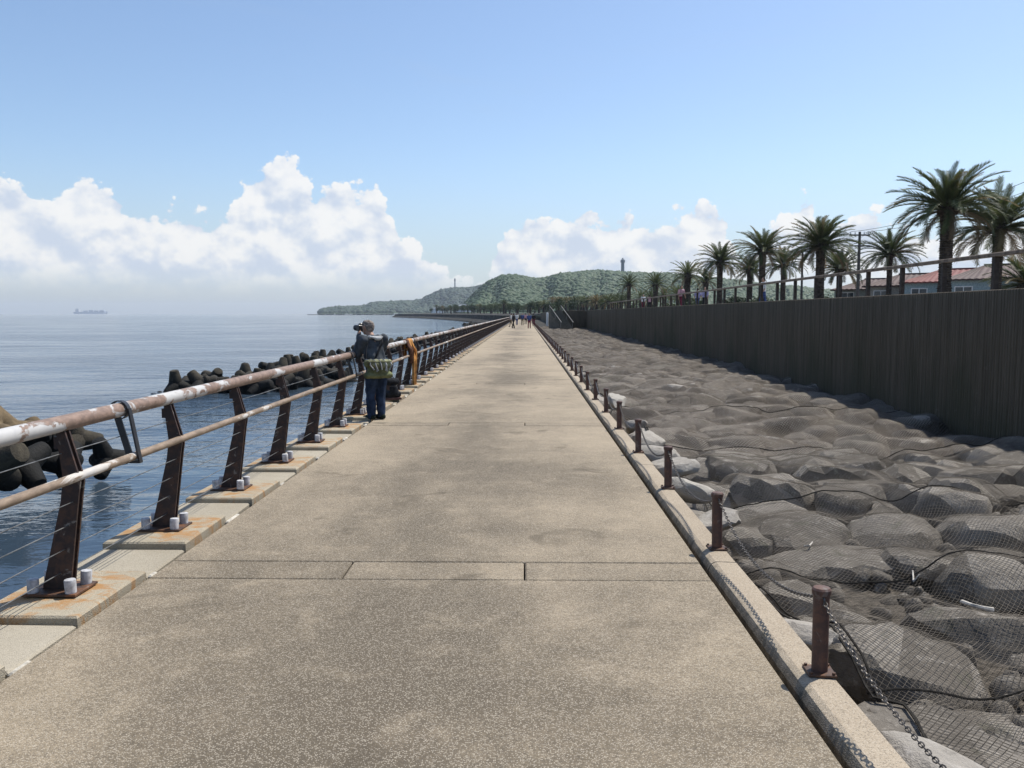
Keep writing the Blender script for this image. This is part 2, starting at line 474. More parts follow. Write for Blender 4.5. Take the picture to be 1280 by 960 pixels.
def tetramat(name, a, bb, wl):
    m, t, b = material(name)
    p = t.pos(); x, y, z = t.sep(p)
    n = t.noise(p, 3.0, 6, 0.7, 0.4); n2 = t.noise(p, 16, 5, 0.7)
    col = t.mix(n.step(0.35, 0.65), a, bb)
    col = t.mix(n2.step(0.56, 0.7) * 0.5, col, (0.05, 0.045, 0.035))
    wet = ((z * -1.0) + (n - 0.5) * 0.9).step(wl[0], wl[1])       # weed and wet band above the waterline
    col = t.mix(wet, col, (0.008, 0.008, 0.007))
    t.put(b.inputs['Base Color'], col); t.put(b.inputs['Roughness'], wet * -0.15 + 0.9)
    b.inputs['Specular IOR Level'].default_value = 0.25
    t.put(b.inputs['Normal'], t.bump(n2, 0.8, 0.03))
    return m
M_tetra = tetramat('weathered breakwater concrete', (0.030, 0.026, 0.020), (0.070, 0.060, 0.042), (1.25, 1.7))
M_tetrat = tetramat('tan breakwater concrete', (0.100, 0.073, 0.042), (0.19, 0.14, 0.08), (0.78, 0.98))

def leafmat(name, a, bb, c=(0.16, 0.115, 0.05), cf=0.0, sc_=1.2, trans=0.25):
    m, t, b = material(name)
    p = t.pos(); info = t.node('ShaderNodeObjectInfo'); rnd = S(t.nt, info.outputs['Random'])
    n = t.noise(p, sc_, 4, 0.6)
    col = t.mix((n * 0.6 + rnd * 0.45).step(0.3, 0.75), a, bb)
    if cf: col = t.mix(rnd.step(1 - cf, 1 - cf + 0.05) * 0.85, col, c)
    t.put(b.inputs['Base Color'], col); b.inputs['Roughness'].default_value = 0.6; b.inputs['Specular IOR Level'].default_value = 0.25
    tr = t.node('ShaderNodeBsdfTranslucent', {'Color': col})
    mx = t.node('ShaderNodeMixShader', {0: trans, 1: b.outputs[0], 2: tr.outputs[0]})
    out = [n_ for n_ in t.nt.nodes if n_.type == 'OUTPUT_MATERIAL'][0]
    t.put(out.inputs['Surface'], mx.outputs[0])
    return m
M_frond = leafmat('palm frond', (0.042, 0.058, 0.022), (0.100, 0.120, 0.042), (0.20, 0.15, 0.07), 0.16)
M_dead = leafmat('dead frond', (0.12, 0.088, 0.05), (0.20, 0.15, 0.085))
M_trunk = plain('palm trunk', (0.075, 0.060, 0.047), 0.95, 0.1, var=0.4, scale=5, bump=0.03)
M_tree = leafmat('tree leaves', (0.030, 0.050, 0.022), (0.085, 0.115, 0.048), sc_=0.4)
M_bush = leafmat('bush leaves', (0.022, 0.038, 0.018), (0.065, 0.085, 0.035), sc_=0.9)
M_forest = leafmat('forest canopy', (0.014, 0.036, 0.018), (0.046, 0.082, 0.030), sc_=0.012, trans=0.15)
M_hill = plain('hill ground', (0.05, 0.08, 0.035), 0.95, 0.1, var=0.4, scale=0.03)
M_field = plain('grass field', (0.12, 0.15, 0.06), 0.95, 0.1, var=0.3, scale=0.05)
M_shore = plain('shore stone', (0.055, 0.052, 0.046), 0.95, 0.1, var=0.5, scale=0.4)
M_terr = plain('terrace paving', (0.20, 0.18, 0.15), 0.9, 0.2, var=0.25, scale=0.8)
M_bar = plain('weathered railing board', (0.175, 0.135, 0.10), 0.7, 0.25, var=0.35, scale=6)
M_barp = plain('dark railing post', (0.045, 0.036, 0.030), 0.7, 0.25, var=0.3)
M_white = plain('white paint', (0.74, 0.74, 0.72), 0.55, 0.3, var=0.1)
M_wood = plain('utility pole', (0.10, 0.095, 0.09), 0.85, 0.2, var=0.2)

# ------------------------------------------------------------------ setting: sea, promenade, sea wall
SEA_Z = -2.2
FAR = 9000
sea = link('sea', me_from('sea', [(-FAR, -300, SEA_Z), (600, -300, SEA_Z), (600, FAR, SEA_Z), (-FAR, FAR, SEA_Z)], [(0, 1, 2, 3)], [M_sea]))
tag(sea, kind='structure')

PER = 7.10; STRIP0 = 5.03; STRIP = 0.37
XL, XR = -2.36, 1.17
prom = empty('promenade'); tag(prom, kind='structure')
MB().box((XL + 0.06, -4, -0.6), (XR - 0.06, 236, -0.045)).build('bedding', M_bed, prom)
def slabmesh(x0, x1, ln, nm):
    b = MB().box((x0 + .005, 0.007, -0.12), (x1 - .005, ln - .007, 0.0), 0.008)
    return b.mesh(nm, M_slab)
SL = PER - STRIP
me_slab = slabmesh(XL, XR, SL, 'slab')
xs = [XL, -1.145, 0.0, XR]
me_strip = [slabmesh(xs[i], xs[i + 1], STRIP, 'joint_strip') for i in range(3)]
for k in range(-1, 32):
    y = STRIP0 + PER * k
    for i in range(3):
        o = link('joint_strip', me_strip[i], prom, (0, y, -0.002 * (i % 2) + random.uniform(-.002, .001)))
    o = link('slab', me_slab, prom, (0, y + STRIP, random.uniform(-.003, .002)))

seawall = empty('sea_wall'); tag(seawall, kind='structure')
MB().box((-2.92, -6, -4), (XL - 0.035, 236, -0.09)).build('wall_body', M_seawall, seawall)
P0, PS = 4.69, 1.42
me_hi = MB().box((-0.29, -0.40, -0.25), (0.30, 0.40, 0.0), 0.012).mesh('kerb_block', M_blockr)
me_lo = MB().box((-0.29, -0.295, -0.25), (0.295, 0.295, 0.0), 0.012).mesh('kerb_block', M_block)
NP = 146
for k in range(-3, NP):
    y = P0 + PS * k
    link('kerb_block', me_hi, seawall, (-2.70 + random.uniform(-.01, .012), y, 0.036 + random.uniform(-.006, .006)), (random.uniform(-.008, .008), 0, random.uniform(-.012, .012)))
    link('kerb_block', me_lo, seawall, (-2.70 + random.uniform(-.012, .012), y + PS / 2, -0.010 + random.uniform(-.008, .006)), (random.uniform(-.01, .01), random.uniform(-.01, .01), random.uniform(-.015, .015)))
mo = MB()
for k in range(-1, 40):
    y = P0 + PS * k + 0.45
    w_ = random.uniform(.05, .20)
    mo.box((XL - 0.045, y - w_ * .3, -0.085), (XL - 0.012, y + w_, -0.004 + random.uniform(-.012, .004)), 0.01)
mo.build('mortar_fill', M_mortar, seawall)['kind'] = 'stuff'

kerb = empty('kerb'); tag(kerb, kind='structure')
poly = [(1.220, -0.5), (1.41, -0.5), (1.41, -0.004), (1.402, 0.006), (1.270, 0.010), (1.240, -0.004), (1.220, -0.045)]
KL = PER / 2
mk = MB(); mk.prism(poly, 0.004, KL - 0.004); me_kb = mk.mesh('kerb_beam', M_kerb)
for k in range(-3, 62):
    link('kerb_beam', me_kb, kerb, (random.uniform(-.004, .004), STRIP0 + STRIP + KL * k, random.uniform(-.004, .004)))

# ------------------------------------------------------------------ the railing over the sea
rail = empty('railing', (-2.7, P0, 0.05))
tag(rail, 'rusty brown railing with flaking pipe handrail and cables along the sea side', 'railing')
RX, RY, RZ = rail.location
def rl(x, y, z): return (x - RX, y - RY, z - RZ)
prof = [(-0.088, 0.0), (0.075, 0.0), (0.148, 0.56), (0.160, 0.63), (0.148, 0.69), (0.078, 0.942), (0.030, 0.942), (0.060, 0.66), (0.042, 0.52)]
def postmesh(extra=False):
    b = MB()
    for y0, y1 in ((-0.030, -0.016), (0.016, 0.030)): b.prism([(x, z + 0.012) for x, z in prof], y0, y1)
    # spacers between the two plates
    for x, z in ((0.06, 0.12), (0.09, 0.40), (0.10, 0.64), (0.05, 0.87)):
        b.box((x - .04, -0.017, z - 0.035), (x + .01, 0.017, z + 0.035))
    if extra:
        b.box((-0.155, -0.125, 0.0), (0.155, 0.125, 0.014))
        for sx in (-.11, .11):
            for sy in (-.085, .085): b.box((sx - .03, sy - .03, 0.01), (sx + .03, sy + .03, 0.1), mi=1)
    return b.mesh('post', [M_post, M_cap])
me_post, me_postf = postmesh(), postmesh(True)
me_plate = MB().box((-0.155, -0.125, 0.0), (0.155, 0.125, 0.014), 0.003).mesh('base_plate', M_plate)
cp = MB().lathe([(0.031, 0.0), (0.032, 0.072), (0.030, 0.078), (0.022, 0.080)], n=14).mesh('bolt_cap', M_cap); smooth_by_angle(cp, 35)
for k in range(-2, NP):
    y = P0 + PS * k
    near = y < 34
    p = link('post', me_post if near else me_postf, rail, rl(-2.715, y, 0.039))
    if near:
        link('base_plate', me_plate, p, (0, 0, 0.0))
        for sx in (-.11, .11):
            for sy in (-.085, .085):
                link('bolt_cap', cp, p, (sx + random.uniform(-.006, .006), sy + random.uniform(-.006, .006), 0.0135), (random.uniform(-.05, .05), random.uniform(-.05, .05), 0))
SEC = 7.10; J0 = 5.37
me_hr = MB().tube([(0, 0.006, 0), (0, SEC - 0.006, 0)], 0.047, 20).mesh('handrail', M_hand); smooth_by_angle(me_hr, 40)
me_mr = MB().tube([(0, 0.0, 0), (0, SEC, 0)], 0.0265, 14).mesh('mid_rail', M_mid); smooth_by_angle(me_mr, 40)
# joint bracket: strap over the handrail with two uprights down to the mid rail
jb = MB()
ring = [(-2.66 + 0.0565 * math.cos(q), 1.02 + 0.0565 * math.sin(q)) for q in [R(a) for a in range(-70, 256, 20)]]
jb.tube([(x, 0, z) for x, z in ring], 0.0, 4) if False else None
for (x0, z0), (x1, z1) in zip(ring[:-1], ring[1:]):
    jb.add([(x0, -.022, z0), (x1, -.022, z1), (x1, .022, z1), (x0, .022, z0), (x0 * 1.0 + (x0 + 2.66) * .12, -.022, z0 + (z0 - 1.02) * .12), (x1 + (x1 + 2.66) * .12, -.022, z1 + (z1 - 1.02) * .12), (x1 + (x1 + 2.66) * .12, .022, z1 + (z1 - 1.02) * .12), (x0 + (x0 + 2.66) * .12, .022, z0 + (z0 - 1.02) * .12)],
           [(0, 1, 2, 3), (7, 6, 5, 4), (0, 4, 5, 1), (3, 2, 6, 7), (0, 3, 7, 4), (1, 5, 6, 2)])
def bar(b, p0, p1, wx, wy):
    p0, p1 = Vector(p0), Vector(p1)
    vs = []
    for p in (p0, p1):
        for sx, sy in ((-1, -1), (1, -1), (1, 1), (-1, 1)): vs.append((p.x + sx * wx / 2, p.y + sy * wy / 2, p.z))
    b.add(vs, [(3, 2, 1, 0), (4, 5, 6, 7), (0, 1, 5, 4), (1, 2, 6, 5), (2, 3, 7, 6), (3, 0, 4, 7)])
bar(jb, (-2.535, 0, 0.675), (-2.598, 0, 1.03), 0.012, 0.042)
bar(jb, (-2.60, 0, 0.70), (-2.68, 0, 0.985), 0.045, 0.012)
jb.box((-2.60, -.022, 0.668), (-2.53, .022, 0.684))
me_jb = jb.mesh('joint_bracket', M_black)
k = -1
while J0 + SEC * k < 205:
    y = J0 + SEC * k
    link('handrail', me_hr, rail, rl(-2.66, y, 1.02))
    link('mid_rail', me_mr, rail, rl(-2.575, y, 0.713))
    link('joint_bracket', me_jb, rail, (-RX, y - RY, -RZ))
    k += 1
for x, z in ((-2.655, 0.85), (-2.60, 0.57), (-2.635, 0.43), (-2.66, 0.29), (-2.69, 0.15)):
    b = MB(); path = []
    y = P0 - 2 * PS
    while y < 205:
        path += [(x - RX, y - RY, z - RZ), (x - RX, y + PS / 2 - RY, z - RZ - 0.004)]; y += PS
    b.tube(path, 0.0032, 6).build('cable', M_cable, rail)

# ------------------------------------------------------------------ bollards and chains along the kerb
B0, BS, BX = 3.70, 2.015, 1.352
me_bp = MB().lathe([(0.036, 0.012), (0.036, 0.372)], n=20).mesh('post', M_bollard); smooth_by_angle(me_bp, 40)
me_bc = MB().lathe([(0.0365, 0.365), (0.042, 0.370), (0.043, 0.392), (0.036, 0.401), (0.015, 0.405)], n=20).mesh('cap', M_bollard); smooth_by_angle(me_bc, 35)
bb = MB().box((-.062, -.062, 0.004), (.062, .062, 0.014), 0.002)
for sx in (-.05, .05):
    for sy in (-.05, .05): bb.lathe([(0.008, 0.0), (0.008, 0.024)], (sx, sy, 0), 6)
me_bb = bb.mesh('base_plate', M_plate)
me_be = MB().tube([(0.0 + 0.017 * math.cos(q), -0.0, 0.345 + 0.017 * math.sin(q)) for q in [2 * math.pi * i / 10 for i in range(10)]], 0.005, 6, closed=True).mesh('chain_eye', M_chain)
def bollard():
    e = empty('bollard')
    link('post', me_bp, e); link('cap', me_bc, e); link('base_plate', me_bb, e)
    for sy in (-.036, .036): link('chain_eye', me_be, e, (0.0, sy, 0), (0, 0, R(90)))
    return e
b0 = bollard()
SAG = 0.165
def cat(s): return 0.345 - SAG * (1 - (2 * s - 1) ** 2)
def chainmesh():
    N = 400; yy = np.linspace(0.045, BS - 0.045, N); zz = np.array([cat((y - .045) / (BS - .09)) for y in yy])
    L = np.concatenate([[0], np.cumsum(np.hypot(np.diff(yy), np.diff(zz)))])
    pitch = 0.0245; n = int(L[-1] / pitch)
    b = MB()
    for i in range(n):
        s = (i + .5) / n * L[-1]
        y, z = np.interp(s, L, yy), np.interp(s, L, zz)
        y2, z2 = np.interp(min(s + .01, L[-1]), L, yy), np.interp(min(s + .01, L[-1]), L, zz)
        y1, z1 = np.interp(max(s - .01, 0), L, yy), np.interp(max(s - .01, 0), L, zz)
        tg = Vector((0, y2 - y1, z2 - z1)).normalized(); sd = Vector((1, 0, 0)); up = sd.cross(tg)
        ax = (sd + up).normalized() if i % 2 else (sd - up).normalized()
        a, r = 0.0165, 0.0085
        ringp = []
        for q in range(8):
            an = 2 * math.pi * q / 8
            ringp.append(Vector((0, y, z)) + tg * (a * math.cos(an)) + ax * (r * math.sin(an)))
        b.tube(ringp, 0.0029, 5, closed=True)
    me = b.mesh('chain', M_chain); smooth_by_angle(me, 50); return me
me_chain = chainmesh()
me_chainf = MB().tube([(0, y, cat((y - .045) / (BS - .09))) for y in np.linspace(.045, BS - .045, 9)], 0.008, 4).mesh('chain', M_chain)
NB = 78
for k in range(-2, NB):
    o = b0 if k == -2 else copy_tree(b0)
    y = B0 + BS * k
    o.location = (BX + random.uniform(-.006, .006), y, 0.0065)
    o.rotation_euler = (random.uniform(-.02, .02), random.uniform(-.02, .02), random.uniform(-.12, .12))
    if k < 0: lab = 'rusty bollard on the kerb nearest behind the camera' if k == -1 else 'rusty bollard on the kerb farther behind the camera'
    elif k == 0: lab = 'short rusty steel bollard closest to the camera, chain running from its top'
    elif k < 12: lab = f'short rusty steel bollard on the kerb, {ORD[k]} from the camera'
    else: lab = 'tiny distant rusty bollard on the kerb, beyond the twelfth from the camera'
    tag(o, lab, 'bollard', 'bollards along the kerb')
    if k < NB - 1:
        c = link('chain', me_chain if k < 5 else me_chainf, None, (BX, y, 0.0065))
        if k < 0: lab = 'sagging chain between the closest bollard and one nearer the camera' if k == -1 else 'sagging chain between bollards behind the camera'
        elif k < 11: lab = f'sagging grey chain between the {ORD[k]} and {ORD[k+1]} bollards from the camera'
        else: lab = 'tiny distant chain between bollards, beyond the twelfth bollard'
        tag(c, lab, 'chain', 'chains between the bollards')

# ------------------------------------------------------------------ stone revetment under a net
M_fill = plain('rubble fill', (0.115, 0.100, 0.082), 0.95, 0.1, var=0.45, scale=16, bump=0.02)
rev = empty('revetment'); tag(rev, kind='structure')
WALLX = 7.25
MB().box((1.35, -4, -2.0), (WALLX + .2, 112, -0.56)).build('rubble_bed', M_fill, rev)
def boulder(seed, sub):
    r_ = np.random.default_rng(seed)
    V, F = ico(sub)
    n = r_.normal(size=(11, 3)); n /= np.linalg.norm(n, axis=1)[:, None]
    n[0] = (0.1 * r_.normal(), 0.1 * r_.normal(), 1); n[0] /= np.linalg.norm(n[0])
    dd = r_.uniform(.62, 1.0, 11); dd[0] = .72
    c = V @ n.T
    rr = np.where(c > .05, dd[None] / np.maximum(c, .05), 9.0)
    k = 26.0
    rad = -np.log(np.exp(-k * rr).sum(1) + math.exp(-k * 1.15)) / k
    rad += 0.085 * vnoise(V * 1.6, seed * 3.1) + (0.03 * vnoise(V * 5, seed * 1.7) if sub > 2 else 0)
    return V * rad[:, None], F
BV = [boulder(s, 3) for s in range(10)]
me_st = [me_from('stone', v, f, [M_stone], True) for v, f in BV]
for m_ in me_st: smooth_by_angle(m_, 24)
BV2 = [boulder(s, 2) for s in range(10)]
GX0, GY0, GS = 1.40, 0.6, 0.05
GNX, GNY = int((WALLX + .1 - GX0) / GS), int((112 - GY0) / GS)
H = np.full((GNY, GNX), -0.55, dtype=np.float32)
stones = []
yy = 1.0; row = 0
while yy < 111:
    xx = 1.86 + (0.30 if row % 2 else 0.0)
    while xx < WALLX + .1:
        q_ = rng.choice([1.0, .8, .66]) if yy < 9 else rng.choice([.9, .72, .6]); sx = rng.uniform(.42, .68) * q_; sy = rng.uniform(.38, .60) * q_; sz = rng.uniform(.28, .42) * (.4 + .6 * q_)
        x = xx + rng.uniform(-.14, .14); y = yy + rng.uniform(-.17, .17)
        slope = -0.40 + 0.010 * max(0, x - 1.6) + 0.16 * min(1, max(0, (y - 8) / 14))
        lump = 0.10 * math.sin(x * 1.1 + y * .45) + 0.06 * math.sin(y * 1.1 - x * .6)
        far_ = min(1, max(0, (y - 8) / 10)); sz *= 1 - .25 * far_; z = slope + (lump * .5 + rng.uniform(-.10, .12)) * (1 - .45 * far_) - sz * .45
        if x < 2.2: sx = min(sx, x - 1.42)
        if rng.random() < .09: z -= .30
        stones.append((y, x, z, sx, sy, sz, rng.uniform(0, 6.28), rng.uniform(-.25, .25), rng.uniform(-.25, .25), int(rng.integers(0, 10))))
        xx += sx * 1.30 + .14
    yy += .66 if yy > 9 else .74; row += 1
stones.sort(key=lambda s: s[0])
seen = [s for s in stones]
# the largest in the picture: the nearest ones inside the view
vis = [i for i, s in enumerate(stones) if (s[1] - .8) < (s[0] + .8) * .66]
near = set(vis[:298])
fv, ff, off = [], [], 0
for i, (y, x, z, sx, sy, sz, rz, rx, ry, vi) in enumerate(stones):
    Mx = Matrix.LocRotScale(Vector((x, y, z)), Euler((rx, ry, 0)), None) @ Matrix.Diagonal((sx, sy, sz, 1)) @ Matrix.Rotation(rz, 4, 'Z')
    A = np.array(Mx)
    V = BV[vi][0] @ A[:3, :3].T + A[:3, 3]
    gi = np.clip(((V[:, 0] - GX0) / GS).astype(int), 0, GNX - 1); gj = np.clip(((V[:, 1] - GY0) / GS).astype(int), 0, GNY - 1)
    np.maximum.at(H, (gj, gi), V[:, 2])
    if i in near:
        o = link('stone', me_st[vi], rev); o.matrix_local = Mx
    elif i > max(near) or y < stones[min(near)][0]:
        v2, f2 = BV2[vi]
        fv.append(v2 @ A[:3, :3].T + A[:3, 3]); ff.append(f2 + off); off += len(v2)
    else:
        v2, f2 = BV2[vi]
        fv.append(v2 @ A[:3, :3].T + A[:3, 3]); ff.append(f2 + off); off += len(v2)
fs_ = link('distant_stones', me_from('distant_stones', np.concatenate(fv), np.concatenate(ff), [M_stone], False), rev)
tag(fs_, kind='stuff')
fv, ff, off = [], [], 0
for i in range(1500):
    y = 1.2 + 17 * rng.random() ** 1.3; x = rng.uniform(1.5, WALLX - .1); q = rng.uniform(.05, .13)
    A = np.array(Matrix.LocRotScale(Vector((x, y, rng.uniform(-.58, -.46))), Euler(tuple(rng.uniform(0, 6.28, 3))), None) @ Matrix.Diagonal((q, q * .8, q * .65, 1)))
    v2, f2 = BV2[i % 10]
    V = v2 @ A[:3, :3].T + A[:3, 3]
    np.maximum.at(H, (np.clip(((V[:, 1] - GY0) / GS).astype(int), 0, GNY - 1), np.clip(((V[:, 0] - GX0) / GS).astype(int), 0, GNX - 1)), V[:, 2])
    fv.append(V); ff.append(f2 + off); off += len(v2)
tag(link('rubble_fill', me_from('rubble_fill', np.concatenate(fv), np.concatenate(ff), [M_stone], False), rev), kind='stuff')
# a few bare pale stones between the kerb and the net
for (px, Y, s, vi) in ((838, 8.6, .20, 1), (826, 9.6, .23, 4), (820, 10.6, .25, 2), (806, 11.9, .23, 6), (790, 13.4, .20, 3), (884, 7.1, .17, 5), (1012, 4.6, .13, 8), (768, 17.2, .22, 0), (1118, 3.1, .17, 7), (1148, 2.75, .16, 3)):
    x = max(1.47 + s, WX(px, Y) + .05)
    o = link('pale_stone', me_st[vi].copy(), rev, (x, Y, -0.17), (0.2, 0.1, vi), (s * 1.0, s * 1.5, s * .62))
    o.data.materials[0] = M_stonep
# drape the net: membrane resting on the stones
for _ in range(2):                                             # close pin-holes of the splatting
    m_ = H.copy()
    for dy in (-1, 0, 1):
        for dx_ in (-1, 0, 1): m_ = np.maximum(m_, np.roll(np.roll(H, dy, 0), dx_, 1) - .01 * (abs(dy) + abs(dx_)))
    H = np.where(m_ - H > 0.04, m_, H)
U = H + 0.3
for it in range(420):
    A = U.copy()
    A[1:-1, 1:-1] = (U[:-2, 1:-1] + U[2:, 1:-1] + U[1:-1, :-2] + U[1:-1, 2:]) * .25 - 0.0030
    A[0] = A[1]; A[-1] = A[-2]; A[:, 0] = A[:, 1]; A[:, -1] = A[:, -2]
    U = np.maximum(A, H)
U = U + 0.016
for _ in range(1):
    A = U.copy(); A[1:-1, 1:-1] = (U[:-2, 1:-1] + U[2:, 1:-1] + U[1:-1, :-2] + U[1:-1, 2:]) * .125 + U[1:-1, 1:-1] * .5; U = np.maximum(A, H + .008)
def uz(x, y):
    fx = np.clip((np.asarray(x) - GX0) / GS - .5, 0, GNX - 1.001); fy = np.clip((np.asarray(y) - GY0) / GS - .5, 0, GNY - 1.001)
    i, j = fx.astype(int), fy.astype(int); a, b_ = fx - i, fy - j
    return (U[j, i] * (1 - a) + U[j, i + 1] * a) * (1 - b_) + (U[j + 1, i] * (1 - a) + U[j + 1, i + 1] * a) * b_
def border(y):                                                 # the net's edge swings in and out beside the kerb
    y = np.asarray(y, dtype=float)
    return 1.72 + 0.17 * np.cos((y - B0 - 1.0) * 2 * math.pi / (2 * BS)) + 0.06 * np.sin(y * 2.3) + np.where(y < 4.2, 0.12, 0.0)
net = empty('netting', (4.2, 6, -0.2)); NL = Vector(net.location)
tag(net, 'dark twine netting stretched over the boulders between kerb and wall', 'net')
NY1 = 11.5
ST = 0.029
def strands():
    segs0, segs1 = [], []
    step = 0.06
    rngd = WALLX + NY1 + 3
    for sgn in (1, -1):
        c = -12.0
        while c < 24:
            tt = np.arange(0, 11, step)
            x = 1.5 + tt * .7071; y = c + sgn * tt * .7071
            x = x + 0.05 * np.sin(y * 1.7 + x * .6); 
            y = y + 0.05 * np.sin(x * 1.5 + 1.0)
            ok = (x > border(y)) & (x < WALLX - .05) & (y > 1.4) & (y < NY1) & (x < (y + .9) * .70 + .3)
            z = uz(x, y)
            P = np.stack([x, y, z], 1)
            k_ = ok[:-1] & ok[1:]
            segs0.append(P[:-1][k_]); segs1.append(P[1:][k_])
            c += ST * 1.414
    return np.concatenate(segs0), np.concatenate(segs1)
s0, s1 = strands()
tg = s1 - s0; tg /= np.linalg.norm(tg, axis=1)[:, None] + 1e-9
sd = np.cross(tg, np.array([0, 0, 1.0])); sd /= np.linalg.norm(sd, axis=1)[:, None] + 1e-9
up = np.cross(sd, tg)
r_ = 0.0016
offs = [up * r_, sd * r_ * .87 - up * r_ * .5, -sd * r_ * .87 - up * r_ * .5]
n = len(s0)
V = np.stack([s0 + o for o in offs] + [s1 + o for o in offs], 1).reshape(-1, 3) - np.array(NL)
base = (np.arange(n) * 6)[:, None]
F = np.concatenate([base + np.array([[0, 1, 4, 3]]), base + np.array([[1, 2, 5, 4]]), base + np.array([[2, 0, 3, 5]])], 0)
tag(link('twine_mesh', me_from('twine_mesh', V, F, [M_net]), net), kind='stuff')
# farther on the twine is too fine to pick apart: one draped sheet with openings
xs_ = np.arange(0, GNX); j0 = int((NY1 - GY0) / GS)
gx = GX0 + (np.arange(GNX) + .5) * GS; gy = GY0 + (np.arange(j0, GNY, 2) + .5) * GS
Ug = U[j0::2][:, ::2]; gxx = gx[::2]
bd = border(gy)
XX = np.maximum(gxx[None, :], np.minimum(bd[:, None], WALLX)); YY = np.repeat(gy[:, None], len(gxx), 1)
ZZ = uz(XX, YY)
V = np.stack([XX, YY, ZZ], 2).reshape(-1, 3) - np.array(NL)
nj, ni = XX.shape
ii = np.arange(nj - 1)[:, None] * ni + np.arange(ni - 1)[None]
F = np.stack([ii, ii + 1, ii + ni + 1, ii + ni], 2).reshape(-1, 4)
keep = (np.abs(XX[:-1, 1:] - XX[:-1, :-1]) > 1e-4).reshape(-1)
tag(link('net_sheet', me_from('net_sheet', V, F[keep], [M_sheet], True), net), kind='stuff')
# seam ropes across the net
for yv in (4.28, 6.4, 8.42, 11.8, 15.8):
    x = np.linspace(float(border(yv)), WALLX - .1, 70)
    y = yv + 0.03 * np.sin(x * 1.3 + yv) + 0.012 * np.sin(x * 3.7)
    z = uz(x, y) + .006
    MB().tube([(a - NL.x, b - NL.y, c - NL.z) for a, b, c in zip(x, y, z)], 0.0065, 5).build('seam_rope', M_rope, net)
for q in range(2):
    y = np.linspace(1.4, 60, 700); x = border(y) + (0.03 if q else 0.0) + 0.02 * np.sin(y * (5 + q)); z = uz(x, y) + .012
    MB().tube([(a - NL.x, b - NL.y, c - NL.z) for a, b, c in zip(x, y, z)], 0.008, 5).build('border_rope', M_rope, net)
# drift on the net
def drift(name, pts, rad, mat, lab, cat):
    base = Vector(pts[0]); e = MB().tube([Vector(p) - base for p in pts], rad, 7).build(name, mat, None)
    e.location = base; tag(e, lab, cat); return e
M_drift = plain('bleached driftwood', (0.46, 0.43, 0.38), 0.85, 0.2, var=0.2, scale=20)
def onnet(px, py, dz=0.0):
    Y = 1036 * (EYE + .12) / (py - 392) * 1.007 - .15
    x = WX(px, Y); z = float(uz(x, Y))
    for _ in range(6):
        Y = (1036 * (EYE - z) / (py - 392) / .9964 - .0847 * (EYE - z)) / .9964; x = WX(px, Y * .9964 + .0847 * (EYE - z)); z = float(uz(x, Y))
    return (x, Y, z + dz)
drift('driftwood_stick', [onnet(1200, 717, .02), onnet(1212, 722, .028), onnet(1226, 729, .024), onnet(1238, 735, .02)], [.016, .013, .014, .020], M_drift, 'bleached white stick of driftwood lying on the netting', 'driftwood')
drift('twig', [onnet(1004, 684, .02), onnet(1010, 685, .03), onnet(1014, 680, .03)], [.007, .008, .005], M_drift, 'small pale twig lying on the net behind the closest bollard', 'twig')
drift('twig', [onnet(1138, 704, .03), onnet(1139, 716, .02), onnet(1146, 717, .02)], [.006, .008, .005], M_drift, 'thin pale bent twig in the hollow left of the bleached stick', 'twig')

# ------------------------------------------------------------------ ribbed retaining wall and terrace
b = MB()
ys, xs2 = [], []
y = -6.0
while y < 98:
    wd = rng.uniform(.066, .074); dep = rng.uniform(-.005, .005)
    jt = .075 if int((y + 6) / 9.6) != int((y + 6 + wd) / 9.6) else .028
    ys += [y, y + (.03 if jt > .05 else .010), y + wd - .010]; xs2 += [WALLX + jt, WALLX + dep, WALLX + dep + rng.uniform(-.006, .006)]
    y += wd
ys = np.array(ys); xs2 = np.array(xs2)
zs = [-1.3, 0.3, 1.1, 2.0, 2.02]
V = []
for zi, z in enumerate(zs):
    V.append(np.stack([xs2 + (0.02 if zi == 4 else 0.0) + 0.004 * np.sin(ys * 3 + zi), ys, np.full_like(ys, z)], 1))
V.append(np.stack([np.full_like(ys, WALLX + .45), ys, np.full_like(ys, 2.022)], 1))
V.append(np.stack([np.full_like(ys, WALLX + .45), ys, np.full_like(ys, 1.2)], 1))
m_, n_ = len(V), len(ys)
ii = np.arange(m_ - 1)[:, None] * n_ + np.arange(n_ - 1)[None]
F = np.stack([ii, ii + n_, ii + n_ + 1, ii + 1], 2).reshape(-1, 4)
wl = link('retaining_wall', me_from('retaining_wall', np.concatenate(V), F, [M_wall]))
tag(wl, 'dark ribbed concrete retaining wall behind the netted boulders', 'wall')
# return wall and the lower wall farther on
b = MB().box((4.45, 98.05, -1.3), (7.75, 98.9, 2.0), .02).box((4.45, 98.904, -1.3), (4.95, 236, 1.9), .02)
o = b.build('low_wall', M_wall); tag(o, 'distant dark wall stepping out beyond the end of the ribbed wall', 'wall')
MB().box((1.42, 112, -1.5), (4.445, 236, -0.12)).build('far_revetment', M_shore)['kind'] = 'structure'
terr = link('terrace', me_from('terrace', [(WALLX + .45, -60, 1.99), (420, -60, 1.99), (420, 240, 1.99), (WALLX + .45, 240, 1.99)], [(0, 1, 2, 3)], [M_terr])); tag(terr, kind='structure')
link('terrace_bank', me_from('terrace_bank', [(4.95, 98.9, 1.86), (WALLX + .45, 98.9, 1.95), (WALLX + .45, 236, 1.95), (4.95, 236, 1.86)], [(0, 1, 2, 3)], [M_terr]))['kind'] = 'structure'

